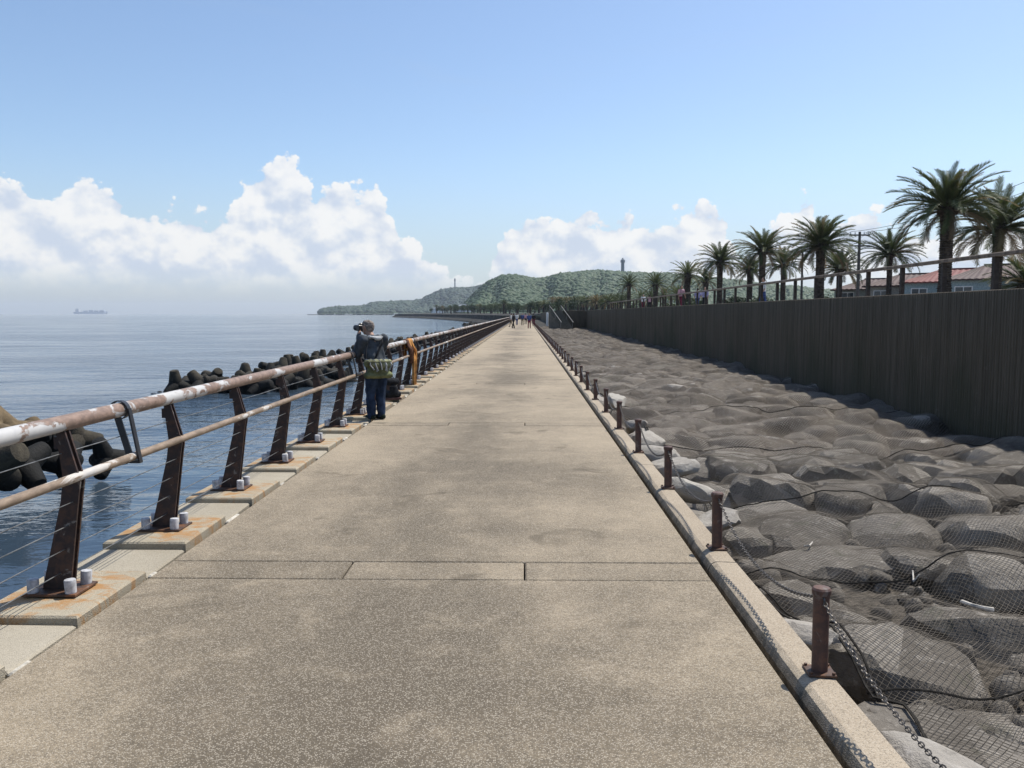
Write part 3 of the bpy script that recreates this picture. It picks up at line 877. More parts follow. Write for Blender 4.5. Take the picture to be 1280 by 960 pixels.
# terrace railing
tr = empty('terrace_railing', (11, 6, 1.99)); tag(tr, 'brown timber railing along the terrace above the ribbed wall', 'railing')
pb = MB().box((-.055, -.055, 0), (.055, .055, .98), 0); me_tp = pb.mesh('post', M_barp)
me_tr = MB().box((-.075, 0.003, -.045), (.075, 4.797, .045), .018).mesh('top_rail', M_bar)
k = 0
for k in range(0, 46):
    link('post', me_tp, tr, (0, -8 + 2.4 * k + (20.46 + .05 - 6) % 2.4, 0))
for k in range(0, 23):
    link('top_rail', me_tr, tr, (0, -8 + 4.8 * k + (20.46 + .05 - 6) % 2.4, 1.03))

# ------------------------------------------------------------------ palms
def frondmesh(seed, L=3.0, droop=1.0):
    r_ = np.random.default_rng(seed)
    b = MB()
    N = 14; pts_ = []
    x = z = 0.0; an = 0.0
    for i in range(N + 1):
        pts_.append(Vector((x, 0.06 * math.sin(i * .5 + seed), z)))
        st = L / N; x += st * math.cos(an); z += st * math.sin(an)
        an -= droop * (0.03 + 0.085 * i / N)
    b.tube(pts_, [0.035 * (1 - i / (N + 1)) + .006 for i in range(N + 1)], 3, mi=0)
    NLF = 40
    for i in range(NLF):
        s = 0.10 + 0.90 * (i + .5) / NLF
        f = s * N; k_ = min(int(f), N - 1); p = pts_[k_].lerp(pts_[k_ + 1], f - k_)
        tg = (pts_[k_ + 1] - pts_[k_]).normalized(); sd_ = Vector((0, 1, 0)); up_ = sd_.cross(tg).normalized() * -1
        if up_.z < 0: up_ = -up_
        ll = (0.20 + 0.40 * math.sin(math.pi * min(1, s * .92 + .08)) ** .7) * r_.uniform(.85, 1.1)
        for sg in (1, -1):
            dr = (tg * .85 + sd_ * sg * .60 + up_ * r_.uniform(.12, .42)).normalized()
            tip = p + dr * ll - Vector((0, 0, .14 * ll * droop))
            md = p.lerp(tip, .5) + Vector((0, 0, .03))
            wv = tg * 0.030
            b.add([p - wv, p + wv, md + wv * 1.0, tip, md - wv * 1.0], [(0, 1, 2, 4), (4, 2, 3)], 0)
    return b.mesh('frond', M_frond)
FR = [frondmesh(i, 3.25, d_) for i, d_ in enumerate((.7, 1.0, 1.3, 1.6, .85, 1.15))]
FRD = []
for i in (2, 3):
    m_ = FR[i].copy(); m_.materials[0] = M_dead; FRD.append(m_)
def trunkmesh(h, r, seed):
    r_ = np.random.default_rng(seed)
    pr = []; z = -.1; i = 0
    while z < h:
        q = z / h
        base = r * (1.25 - .3 * min(1, q * 4) if q < .25 else .95 + (.22 * max(0, q - .8) / .2))
        pr += [(base * (1.03 + .03 * r_.normal()), z), (base * .90, z + .09)]; z += .14
    pr += [(r * 1.45, h - .25), (r * 1.5, h + .05), (r * .8, h + .5), (.05, h + .7)]
    me = MB().lathe(pr, n=14).mesh('trunk', M_trunk); smooth_by_angle(me, 60); return me
GA = math.pi * (3 - math.sqrt(5))
def frond_poses(seed, n=66):
    r_ = np.random.default_rng(seed); out = []
    for i in range(n):
        u = (i + .5) / n                                        # 0 upright .. 1 hanging
        pitch = R(80 - 94 * u ** .9) + r_.normal() * .07
        out.append((i * GA + r_.normal() * .12, pitch, r_.uniform(.86, 1.08) * (0.72 + .28 * min(1, u * 3.2) - .12 * max(0, u - .7) / .3), r_.normal() * .25, u))
    return out
def palm(loc, h, r, sc_, seed, label, group, detail=True, nfr=66):
    e = empty('palm_tree', loc, (seed * 1.7) % 6.28)
    tag(e, label, 'palm tree', group)
    link('trunk', trunkmesh(h, r, seed), e)
    poses = frond_poses(seed, nfr)
    if detail:
        for i, (a, pt, s, roll, u) in enumerate(poses):
            dead = u > .90
            me = FRD[i % 2] if dead else FR[(0, 4, 1)[i % 3] if u < .35 else (1, 5, 2)[i % 3] if u < .7 else (2, 3)[i % 2]]
            Mx = Matrix.Translation((.16 * math.cos(a), .16 * math.sin(a), h + .25 - .28 * u)) @ Matrix.Rotation(a, 4, 'Z') @ Matrix.Rotation(-pt, 4, 'Y') @ Matrix.Rotation(roll, 4, 'X') @ Matrix.Scale(s * sc_, 4)
            o = link('frond', me, e); o.matrix_local = Mx
    else:
        link('crown', crownmesh(seed % 3), e, (0, 0, h), (0, 0, 0), (sc_,) * 3)
    return e
_cm = {}
def crownmesh(v):
    if v in _cm: return _cm[v]
    Vs, Fs, ms, off = [], [], [], 0
    fr = []
    for m_ in FR[:4]:
        V = np.array([q.co[:] for q in m_.vertices]); fr.append((V, [tuple(p.vertices) for p in m_.polygons]))
    for i, (a, pt, s, roll, u) in enumerate(frond_poses(50 + v, 46)):
        V, Fq = fr[0 if u < .3 else 1 if u < .6 else 2]
        Mx = np.array(Matrix.Translation((0, 0, .25 - .28 * u)) @ Matrix.Rotation(a, 4, 'Z') @ Matrix.Rotation(-pt, 4, 'Y') @ Matrix.Rotation(roll, 4, 'X') @ Matrix.Scale(s, 4))
        Vs.append(V @ Mx[:3, :3].T + Mx[:3, 3]); Fs += [tuple(j + off for j in f) for f in Fq]; off += len(V)
        ms += [1 if u > .88 else 0] * len(Fq)
    _cm[v] = me_from('crown', np.concatenate(Vs), Fs, [M_frond, M_dead], False, ms)
    return _cm[v]
TG = 1.99
PG = 'palms along the terrace'
# (px of trunk, distance, px of crown centre height, crown scale, trunk radius, label)
PALMS = [(1173, 50.5, 258, 1.06, .40, 'tallest palm with broad drooping crown above the red roofed houses'),
         (1236, 54, 282, 1.16, .34, 'full palm with bushy low crown right of the tallest palm'),
         (1020, 71, 305, 1.06, .40, 'palm with spiky upright crown left of the utility pole'),
         (1105, 88, 316, 1.12, .30, 'short palm in front of the red roofs, right of the utility pole'),
         (1044, 96, 334, 1.0, .36, 'low shaggy palm directly behind the spiky crowned palm'),
         (949, 88, 312, 1.02, .36, 'slim tall palm with arching crown left of the spiky crowned palm'),
         (975, 118, 330, 1.1, .38, 'grey green palm between the slim arching palm and the spiky one'),
         (897, 107, 326, 1.1, .40, 'rounded palm next left of the slim arching palm'),
         (934, 122, 337, .95, .45, 'small palm half hidden behind the slim arching palm'),
         (857, 129, 343, 1.05, .55, 'thick trunked palm above the terrace walkers'),
         (880, 150, 350, 1.0, .5, 'small palm behind and left of the rounded palm'),
         (818, 160, 355, 1.0, .5, 'palm with tan dead fronds before the green hill'),
         (785, 170, 355, .95, .42, 'pale thin palm farthest left against the green hill'),
         (1275, 62, 352, 1.0, .5, 'low dark palm at the right end, below the bushy palm')]
for i, (px, Y, py, s, r, lab) in enumerate(PALMS):
    z = WZ(py, Y) - .1
    palm((WX(px, Y), Y, TG), max(.8, z - TG - .3), r, s, i + 3, lab, PG, detail=(i < 9 or i == 13), nfr=90 if i < 3 else 72)
for i, (px, Y, hh) in enumerate([(760, 215, 2.4), (770, 235, 3), (745, 240, 2.6), (733, 270, 3.2), (800, 225, 3.4), (752, 300, 4), (722, 300, 3.6), (738, 330, 4), (712, 330, 4), (700, 350, 4.4), (725, 370, 5), (690, 380, 5), (783, 260, 4.2), (765, 280, 3.8), (812, 205, 3.0), (828, 190, 3.4), (741, 262, 3), (729, 290, 3.4), (718, 320, 4), (707, 340, 4), (755, 245, 2.6), (776, 222, 2.4), (696, 365, 4.6), (846, 175, 3.2)]):
    palm((WX(px, Y), Y, TG), hh, .42, 1.0, 30 + i, 'tiny distant palm in the row before the green hill', 'distant palms', detail=False)

# bushes and trees: leaf clump crowns
def leafcrown(name, seed, nclump, leaf, mat, squash=.8, per=26):
    r_ = np.random.default_rng(seed)
    cen = r_.normal(size=(nclump, 3)); cen /= np.linalg.norm(cen, axis=1)[:, None]; cen *= r_.uniform(.25, .82, (nclump, 1)); cen[:, 2] *= squash
    N = nclump * per
    P = np.repeat(cen, per, 0) + r_.normal(size=(N, 3)) * .15
    a = r_.normal(size=(N, 3)); a /= np.linalg.norm(a, axis=1)[:, None]
    b_ = np.cross(a, r_.normal(size=(N, 3))); b_ /= np.linalg.norm(b_, axis=1)[:, None]
    s = leaf * r_.uniform(.6, 1.3, (N, 1))
    V = np.stack([P - a * s, P + b_ * s * .55, P + a * s, P - b_ * s * .55], 1).reshape(-1, 3)
    F = (np.arange(N) * 4)[:, None] + np.arange(4)[None]
    return me_from(name, V, F, [mat])
BUSH = [leafcrown('foliage', s, 26, .11, M_bush, .8) for s in (1, 2, 3)]
TREEC = [leafcrown('crown', s, 30, .10, M_tree, .85) for s in (4, 5, 6)]
for s_ in range(26):
    Y = 40 + s_ * 5.2 + random.uniform(-2, 2); x = 26.5 + random.uniform(-2.5, 6) + (4 if s_ % 3 == 0 else 0)
    if x / Y > .36: continue
    e = empty('bush', (x, Y, TG)); h = random.uniform(1.0, 1.7)
    tag(e, 'dark clipped bush behind the terrace railing between palm trunks', 'bush', 'bushes under the palms')
    link('foliage', BUSH[s_ % 3], e, (0, 0, h * .62), (0, 0, s_), (h * 1.3, h * 1.3, h * .9))
    MB().tube([(0, 0, -.05), (.03, .02, h * .5)], [.06, .03], 5).build('stem', M_trunk, e)

# ------------------------------------------------------------------ far shore, trees on it, hills
def shx(Y): return -2.95 - 118 * (max(0, Y - 175) / 640) ** 1.55
b = MB(); rows = []
Ys = [236, 260, 300, 350, 400, 450, 500, 560, 620, 700, 800, 860]
for Y in Ys:
    s = shx(Y)
    rows.append([(s - 5, Y, -3.5), (s - 3.5, Y, -1.6), (s - 0.8, Y, -.4), (s - .6, Y, 1.1), (s, Y, 1.1), (s + 3, Y, 1.0), (s + 9, Y, 1.5), (s + 30, Y, 2.0), (420, Y, 2.1)])
rows.append([(x + 60, 900, z - 1.5) for x, y, z in rows[-1]])
n_ = len(rows[0]); V = [p for r_ in rows for p in r_]
F = [(i * n_ + j, (i + 1) * n_ + j, (i + 1) * n_ + j + 1, i * n_ + j + 1) for i in range(len(rows) - 1) for j in range(n_ - 1)]
tag(link('shore', me_from('shore', V, F, [M_shore])), kind='structure')

def fartree(loc, h, seed, label, group):
    e = empty('tree', loc, seed); tag(e, label, 'tree', group)
    th = h * .5
    link('trunk', me_ftr, e, (0, 0, 0), (0, 0, 0), (1, 1, th))
    link('crown', TREEC[seed % 3], e, (0, 0, h * .66), (0, 0, seed * 1.3), (h * .42, h * .42, h * .42))
me_ftr = MB().tube([(0, 0, -.05), (.05, .1, .5), (.1, 0, 1.1)], [.24, .17, .08], 6).mesh('trunk', M_trunk)
i = 0
for rowk in range(3):
    Y = 235.0
    while Y < 720:
        x = shx(Y) + 14 + rowk * 14 + random.uniform(-4, 4)
        if i % 4 == 3:
            palm((x, Y, 1.5), random.uniform(2.6, 4.2) * (.5 + Y / 700), .40, .75, 60 + i, 'tiny distant palm among the trees on the far shore', 'far shore palms', detail=False)
        else:
            fartree((x, Y, 1.5), random.uniform(3.4, 5.4) * (.6 + Y / 800), i, 'tiny distant dark tree on the curved far shore', 'trees on the far shore')
        Y += 7 + Y * .010 + random.uniform(-2, 3); i += 1

def hill(name, pts_px, r0, r1, rc, seed, nblob, brad, sub):
    azs = np.array([math.atan((p[0] - 656) / 1036) for p in pts_px]); hs = np.array([(392 - p[1]) / 1036 for p in pts_px])
    na, nr = 160, 26
    A = np.linspace(azs[0], azs[-1], na); RR = np.linspace(r0, r1, nr)
    Hh = np.interp(A, azs, hs)
    def height(a, r):
        h = np.interp(a, azs, hs) * rc / np.cos(a)
        q = np.where(r < rc, (r - r0) / (rc - r0), 1 - (r - rc) / (r1 - rc))
        q = np.clip(q, 0, 1); q = q * q * (3 - 2 * q)
        fold = 0.16 * np.sin(a * 95 + r * .006 + seed) + .10 * np.sin(a * 210 - r * .011) + .08 * np.sin(a * 47 + r * .02)
        return np.maximum(h - 1.65 - brad * 1.35, 0) * q * (1 + fold * (1 - q) * 1.5) + 1.5
    aa, rr = np.meshgrid(A, RR, indexing='ij')
    Z = height(aa, rr)
    V = np.stack([rr * np.sin(aa), rr * np.cos(aa), Z], 2).reshape(-1, 3)
    ii = np.arange(na - 1)[:, None] * nr + np.arange(nr - 1)[None]
    F = np.stack([ii, ii + 1, ii + nr + 1, ii + nr], 2).reshape(-1, 4)
    tag(link(name, me_from(name, V, F, [M_hill], True)), kind='structure')
    r_ = np.random.default_rng(seed)
    IV, IF = ico(sub)
    a = r_.uniform(A[0] + .002, A[-1] - .002, nblob); r = r0 + (rc * 1.03 - r0) * r_.uniform(0, 1, nblob) ** .8
    z = height(a, r); ok = z > 3.5; a, r, z = a[ok], r[ok], z[ok]; nb = len(a)
    s = brad * r_.uniform(.55, 1.35, nb)
    jit = 1 + .22 * r_.normal(size=(nb, len(IV), 1)).clip(-1.5, 1.5)
    P = np.stack([r * np.sin(a), r * np.cos(a), z + s * .1], 1)
    sq = np.stack([s, s, s * r_.uniform(.5, .85, nb)], 1)
    V = (P[:, None, :] + IV[None] * jit * sq[:, None, :]).reshape(-1, 3)
    F = (np.arange(nb)[:, None, None] * len(IV) + IF[None]).reshape(-1, 3)
    f = link('woodland', me_from('woodland', V, F, [M_forest], False)); tag(f, kind='stuff')
    return height
NEAR = [(556, 393), (575, 383), (590, 368), (602, 356), (614, 348), (628, 342), (640, 341), (655, 343), (668, 346), (684, 344), (700, 340), (720, 338), (745, 336), (770, 338), (800, 340), (835, 341),
        (870, 346), (910, 350), (960, 356), (1020, 362), (1100, 372), (1180, 380)]
FARH = [(384, 392), (397, 389), (402, 384), (420, 382), (445, 381), (458, 380), (466, 376), (490, 375), (515, 374), (528, 372), (536, 367), (550, 361), (566, 358), (580, 358), (595, 356), (612, 352), (640, 350), (700, 352), (760, 370)]
hN = hill('hills', NEAR, 950, 1900, 1350, 2, 30000, 4.4, 1)
hF = hill('headland', FARH, 2500, 3900, 3000, 5, 9000, 8.5, 1)

def tower(px, D, hf, htop_py, wd, lab, name, mat):
    a = math.atan((px - 656) / 1036); r = D / math.cos(a) * 1.0
    zb = float(hf(np.array([a]), np.array([D]))[0]); zt = WZ(htop_py, D / 1.0)
    e = empty(name, (D * math.sin(a), D * math.cos(a), zb)); tag(e, lab, 'tower')
    h = zt - zb
    MB().lathe([(wd * .5, -6), (wd * .42, h * .72)], n=10).build('shaft', mat, e)
    MB().lathe([(wd * .62, h * .72 + .01), (wd * .62, h * .86), (wd * .4, h * .9), (wd * .12, h * 1.0)], n=10).build('head', mat, e)
M_tow = plain('tower concrete', (0.20, 0.22, 0.24), 0.8, 0.2)
tower(777, 1350, hN, 324, 6.0, 'grey observation tower on top of the green hill', 'hill_tower', M_tow)
tower(569, 3000, hF, 348, 5.0, 'thin antenna mast tower on the hazy blue headland', 'antenna_tower', M_tow)

# small white buildings under the hill
def house(loc, rz, w_, l_, hw, hr, wallm, roofm, label, group, nwin=3, detail=True, over=.4):
    e = empty('house', loc, rz); tag(e, label, 'house', group)
    MB().box((-w_ / 2, -l_ / 2, -.1), (w_ / 2, l_ / 2, hw)).build('wall', wallm, e)
    # gables
    if not detail: MB().prism([(-w_ / 2 + .02, hw + .003), (w_ / 2 - .02, hw + .003), (0, hw + hr - .06)], -l_ / 2 + .02, l_ / 2 - .02).build('gable', wallm, e)
    rf = MB()
    for sg in (-1, 1):
        x0, z0 = sg * (w_ / 2 + over), hw - over * hr / (w_ / 2)
        n = 12 if detail else 1
        yy_ = np.linspace(-l_ / 2 - over, l_ / 2 + over, n * 3 + 1 if detail else 2)
        vs, fs = [], []
        for q, y in enumerate(yy_):
            lift = .05 * (q % 2) if detail else 0
            yr = max(-l_ / 2 + w_ * .30, min(l_ / 2 - w_ * .30, y)) if detail else y
            vs += [(x0, y, z0 + lift), (0 + sg * .002, yr, hw + hr + lift), (x0, y, z0 + lift - .14), (0 + sg * .002, yr, hw + hr + lift - .16)]
        for q in range(len(yy_) - 1):
            o = q * 4; p = o + 4
            fs += [(o, o + 1, p + 1, p), (o + 2, p + 2, p + 3, o + 3), (o, p, p + 2, o + 2)]
        fs += [(0, 2, 3, 1), (len(vs) - 4, len(vs) - 3, len(vs) - 1, len(vs) - 2)]
        rf.add(vs, fs)
    if detail:
        for sy in (-1, 1):
            xe, ye, ze = w_ / 2 + over, sy * (l_ / 2 + over), hw - over * hr / (w_ / 2)
            rf.add([(-xe, ye, ze), (xe, ye, ze), (0, sy * (l_ / 2 - w_ * .30), hw + hr), (-xe, ye, ze - .14), (xe, ye, ze - .14)], [(0, 1, 2), (0, 3, 4, 1)])
    r_ = rf.build('roof', roofm, e)
    rl_ = l_ / 2 - w_ * .30 if detail else l_ / 2 + over
    MB().box((-.12, -rl_, hw + hr - .02), (.12, rl_, hw + hr + .14)).build('ridge', roofm, r_)
    if detail:
        for i in range(nwin):
            y = -l_ / 2 + l_ * (i + .5) / nwin
            for sg in (-1,):
                x = sg * w_ / 2
                fr = MB().box((x - .06, y - .75, .75), (x + .02, y + .75, 2.15)).build('window', M_white, e)
                MB().box((x - .075, y - .66, .84), (x - .04, y - .04, 2.06)).build('pane', M_glass, fr)
                MB().box((x - .075, y + .04, .84), (x - .04, y + .66, 2.06)).build('pane', M_glass, fr)
        y = -l_ / 2
        fr = MB().box((-.8, y - .06, .8), (.8, y + .02, 2.1)).build('window', M_white, e)
        MB().box((-.7, y - .075, .9), (.7, y - .04, 2.0)).build('pane', M_glass, fr)
        MB().box((w_ * .25, y - .07, 0.0), (w_ * .25 + .95, y + .02, 2.1)).build('door', M_door, e)
    return e
M_glass = plain('window glass', (0.03, 0.045, 0.06), 0.12, 0.6, var=0.1)
M_door = plain('door', (0.10, 0.16, 0.20), 0.5, 0.3)
def roofmat(nm, c):
    m, t, b = material(nm); p = t.pos()
    n = t.noise(p, 1.2, 5, .6); n2 = t.noise(p, 7, 4, .7)
    t.put(b.inputs['Base Color'], t.mix((n * .6 + n2 * .4).step(.35, .65), tuple(v * .65 for v in c), c)); b.inputs['Roughness'].default_value = .75
    return m
M_roofa = roofmat('red brown roof', (0.085, 0.046, 0.040)); M_roofb = roofmat('bright red roof', (0.20, 0.05, 0.042))
M_wa = plain('grey green house wall', (0.26, 0.29, 0.27), 0.85, 0.2); M_wb = plain('pale blue house wall', (0.28, 0.36, 0.38), 0.85, 0.2); M_wc = plain('beige house wall', (0.34, 0.32, 0.28), 0.85, 0.2)
HG = 'red roofed houses behind the palms'
for (px, Y, w_, l_, hw, hr, wm, rm, lab, rz) in (
        (1098, 100, 8, 9.0, 2.6, 1.15, M_wa, M_roofa, 'grey green house with dull red roof, leftmost behind the short palm', -.95),
        (1142, 92, 8, 9, 2.75, 1.2, M_wc, M_roofa, 'beige house with dull red roof left of the tallest palm', -.95),
        (1192, 84, 8, 8.6, 2.85, 1.2, M_wb, M_roofb, 'pale blue house with bright red roof behind the tallest palm', -.92),
        (1252, 78, 8, 9, 2.9, 1.25, M_wb, M_roofa, 'bluish house with dull red roof behind the bushy palm', -.9),
        (1330, 74, 8, 9, 2.9, 1.25, M_wa, M_roofa, 'grey green house with dull red roof at the far right', -.9)):
    house((WX(px, Y), Y, TG), -rz, w_, l_, hw, hr, wm, rm, lab, HG)
for (px, Y, z, lab) in ((580, 700, 3, 'small white building on the far shore left of the trees'), (547, 900, 2, 'tiny white building at the water edge under the headland'), (735, 1000, 16, 'tiny pale building low on the green hill')):
    house((WX(px, Y), Y, z), .4, 9, 15, 5, 1.5, M_white, M_tow, lab, None, detail=False)

# utility poles and wires
def upole(px, Y, py, lab):
    e = empty('utility_pole', (WX(px, Y), Y, TG)); h = WZ(py, Y) - TG; tag(e, lab, 'utility pole', 'utility poles')
    MB().tube([(0, 0, -.1), (0, 0, h)], [.17, .11], 10).build('pole', M_wood, e)
    for z in (h - .35, h - 1.3): MB().box((-.9, -.06, z), (.9, .06, z + .12)).build('crossarm', M_wood, e)
    for sx in (-.8, -.4, .4, .8): MB().lathe([(.05, h - .23), (.06, h - .12), (.03, h - .02)], (sx, 0, 0), 6).build('insulator', M_white, e)
    b = MB(); b.tube([(0, 0, h - 2.2), (-1.0, 0, h - 1.75), (-1.9, 0, h - 1.7)], .035, 5); b.box((-2.4, -.1, h - 1.76), (-1.85, .1, h - 1.68)); b.build('lamp_arm', M_tow, e)
    return e, h
u1, h1 = upole(1067, 75, 292, 'grey utility pole between the spiky palm and the short palm')
u2, h2 = upole(998, 105, 313, 'farther utility pole just left of the spiky crowned palm')
u3, h3 = upole(1395, 46, 180, 'utility pole outside the right edge of the picture')
for (a, ha, b_, hb) in ((u1, h1, u2, h2), (u3, h3, u1, h1)):
    for sx in (-.8, .8):
        A = Vector((a.location.x + sx, a.location.y, TG + ha)); B = Vector((b_.location.x + sx, b_.location.y, TG + hb))
        pth = [A.lerp(B, q / 12) - Vector((0, 0, .9 * (1 - (2 * q / 12 - 1) ** 2))) - A for q in range(13)]
        o = MB().tube(pth, .018, 4).build('power_line', M_black); o.location = A
        tag(o, 'thin black power line strung from pole to pole above the palms', 'power line', 'power lines between the poles')

# ------------------------------------------------------------------ tetrapods
def tetrapod():
    b = MB()
    dirs = [Vector((0, 0, 1))] + [Vector((math.cos(a) * .943, math.sin(a) * .943, -1 / 3)) for a in (0, 2.0944, 4.18879)]
    for d_ in dirs:
        b.tube([d_ * -.05, d_ * .30, d_ * .45, d_ * 1.02, d_ * 1.12, d_ * 1.15], [.50, .50, .46, .345, .30, .22], 12)
    b2 = MB(); V, F = ico(2); b.add((V * .5).tolist(), F.tolist())
    me = b.mesh('tetrapod', M_tetra); smooth_by_angle(me, 45); return me
me_t = tetrapod(); me_tt = me_t.copy(); me_tt.materials[0] = M_tetrat
TGp = 'tetrapods of the breakwater'
def tet(x, y, z, s, rot, me, lab):
    o = link('tetrapod', me, None, (x, y, z), rot, (s, s, s)); tag(o, lab, 'tetrapod', TGp)
def T2(px, py, Y, s, rot, tan, lab): tet(WX(px, Y), Y, WZ(py, Y), s, rot, me_tt if tan else me_t, lab)
T2(0, 549, 17.5, .68, (.35, -.45, .3), True, 'tan tetrapod with one leg pointing up, closest to the left edge')
T2(42, 556, 18.6, .56, (1.2, .5, 1.0), True, 'tan tetrapod beside the one with a raised leg')
T2(84, 552, 19.6, .54, (2.0, .3, .4), False, 'dark tetrapod at the right end of the closest tetrapod cluster')
T2(-40, 550, 16.6, .75, (.2, .9, 2.0), True, 'tan tetrapod just outside the left edge')
T2(14, 586, 16.6, .56, (2.2, -.3, .9), True, 'weed covered tetrapod low in the water under the handrail, closest of all')
T2(70, 582, 17.8, .50, (.8, 1.2, .2), True, 'weed covered tetrapod low in the water at the middle of the closest cluster')
T2(122, 576, 19.0, .46, (1.6, .2, 2.2), True, 'weed covered tetrapod low in the water below the cluster end')
T2(-30, 588, 15.6, .72, (1.1, .4, 1.2), False, 'weed covered tetrapod low in the water, outside the left edge')
# main mound
spots = [(196, 492, 40), (215, 487, 41), (232, 482, 42), (250, 476, 42), (268, 474, 42.5), (284, 477, 43), (304, 472, 43.5), (318, 468, 43), (336, 470, 44.5), (352, 474, 44), (372, 470, 45), (240, 491, 39.5),
         (262, 490, 39.8), (282, 489, 40.2), (300, 488, 40.5), (322, 487, 41), (344, 485, 41.5), (362, 484, 42), (300, 478, 42), (330, 478, 42.5), (392, 467, 47), (384, 476, 44)]
NM = 'tetrapod in the breakwater mound seen over the handrail, left of the photographer'
for i, (px, py, Y) in enumerate(spots):
    r_ = [random.uniform(0, 6.28) for _ in range(3)]
    if i in (4, 7): r_ = [.08, .1, i]
    T2(px, py + 8, Y, random.uniform(.48, .66), r_, random.random() < .22, NM)
for i in range(34):
    Y = random.uniform(39.5, 47); x = -17.6 + (Y - 39.5) * .35 + random.uniform(0, 5.6)
    tet(x, Y, random.uniform(-2.15, -1.75), random.uniform(.55, .72), [random.uniform(0, 6.28) for _ in range(3)], me_t, NM)
Y = 50.0; i = 0
while Y < 300 and i < 210:
    for q in range(3):
        off = shx(Y) + 2.95
        cx = -15.2 + min(3.6, (Y - 50) * .03)
        x = cx + off + (q - 1) * 1.7 + random.uniform(-.5, .5)
        z = (-1.85 if q == 1 else -2.15) + random.uniform(-.2, .3)
        lab = 'dark tetrapod in the long breakwater row running beyond the photographer'
        tet(x, Y + random.uniform(-.5, .5), z, random.uniform(.5, .74), [random.uniform(0, 6.28) for _ in range(3)] if random.random() < .8 else (.1, .05, random.uniform(0, 6)), me_tt if random.random() < .12 else me_t, lab)
        i += 1
    Y += 1.9 + Y * .009

# ------------------------------------------------------------------ ship on the horizon
M_hull = plain('haze paled ship hull', (0.42, 0.46, 0.52), 0.6, 0.3); M_sup = plain('ship house', (0.5, 0.5, 0.5), 0.6, 0.3)  # hull colour lightened to blue-grey, distance haze painted into it
SY = 8300; e = empty('cargo_ship', (WX(112, SY), SY, SEA_Z)); tag(e, 'faint cargo ship on the hazy horizon at the left', 'ship')
L_ = 185; e.scale = (1.8, 1.8, 1.8)
h = MB(); h.add([(-L_ / 2, -12, 0), (L_ / 2 - 12, -12, 0), (L_ / 2 - 12, 12, 0), (-L_ / 2, 12, 0), (-L_ / 2 - 3, -13, 11), (L_ / 2, -3, 13), (L_ / 2, 3, 13), (-L_ / 2 - 3, 13, 11)],
                [(3, 2, 1, 0), (4, 5, 6, 7), (0, 1, 5, 4), (1, 2, 6, 5), (2, 3, 7, 6), (3, 0, 4, 7)]); h.build('hull', M_hull, e)
MB().box((-L_ / 2 + 8, -11, 11.05), (-L_ / 2 + 26, 11, 27)).build('superstructure', M_sup, e)
MB().lathe([(3, 27.05), (2.5, 33)], (-L_ / 2 + 14, 0, 0), 8).build('funnel', M_hull, e)
for q in range(4): MB().box((-40 + q * 30, -9, 11.5), (-16 + q * 30, 9, 19 + 2 * (q % 2))).build('cargo_stack', M_hull, e)
MB().tube([(70, 0, 11), (70, 0, 30)], .8, 6).build('mast', M_sup, e)

# ------------------------------------------------------------------ people
def cap_pts(p0, r0, p1, r1):
    V, _ = ico(2)
    return np.concatenate([V * np.array(r0) + np.array(p0), V * np.array(r1) + np.array(p1)])
def hull_into(bm, P):
    b2 = bmesh.new()
    for p in P: b2.verts.new(p)
    bmesh.ops.convex_hull(b2, input=b2.verts)
    bmesh.ops.delete(b2, geom=[v for v in b2.verts if not v.link_faces], context='VERTS')
    me = bpy.data.meshes.new('tmp'); b2.to_mesh(me); b2.free(); bm.from_mesh(me); bpy.data.meshes.remove(me)
def skin(name, caps, mat, parent, voxel=.014, smooth=3, wrinkle=0.0):
    """union of tapered limbs, fused into one continuous surface"""
    bm = bmesh.new()
    for c in caps: hull_into(bm, cap_pts(*c))
    me = bpy.data.meshes.new(name); bm.to_mesh(me); bm.free()
    o = bpy.data.objects.new('tmp', me); C.objects.link(o)
    m = o.modifiers.new('r', 'REMESH'); m.mode = 'VOXEL'; m.voxel_size = voxel
    if smooth: s = o.modifiers.new('s', 'SMOOTH'); s.factor = .5; s.iterations = smooth
    dg = bpy.context.evaluated_depsgraph_get(); ev = o.evaluated_get(dg)
    me2 = bpy.data.meshes.new_from_object(ev); me2.name = name
    bpy.data.objects.remove(o); bpy.data.meshes.remove(me)
    me2.materials.clear(); me2.materials.append(mat)
    if wrinkle:
        nv = len(me2.vertices); co_ = np.empty(nv * 3, dtype=np.float32); me2.vertices.foreach_get('co', co_); no = np.empty(nv * 3, dtype=np.float32)
        me2.vertices.foreach_get('normal', no); co_ = co_.reshape(-1, 3); no = no.reshape(-1, 3)
        dsp = np.array([mnoise.noise(Vector((p[0] * 16, p[1] * 16, p[2] * 9))) for p in co_]) * wrinkle
        me2.vertices.foreach_set('co', (co_ + no * dsp[:, None]).ravel())
    me2.polygons.foreach_set('use_smooth', np.ones(len(me2.polygons), dtype=bool)); me2.update()
    return link(name, me2, parent)
M_skin = plain('skin', (0.36, 0.21, 0.145), 0.55, 0.3, var=0.12, scale=20)
def cloth(nm, c): return plain(nm, c, 0.9, 0.15, var=0.3, scale=7, bump=.004)
M_navy = cloth('navy jacket', (0.058, 0.066, 0.076)); M_jean = cloth('dark jeans', (0.026, 0.042, 0.078)); M_shoe = cloth('dark shoes', (0.018, 0.026, 0.020))
M_hairg = plain('greying hair', (0.24, 0.20, 0.17), 0.8, 0.2, var=0.5, scale=45)
M_olive = cloth('olive bag cloth', (0.14, 0.15, 0.075)); M_khb = cloth('khaki bag flap', (0.22, 0.22, 0.125)); M_pale = cloth('pale hood cloth', (0.34, 0.345, 0.34)); M_dgrey = cloth('charcoal cloth', (0.02, 0.021, 0.024))

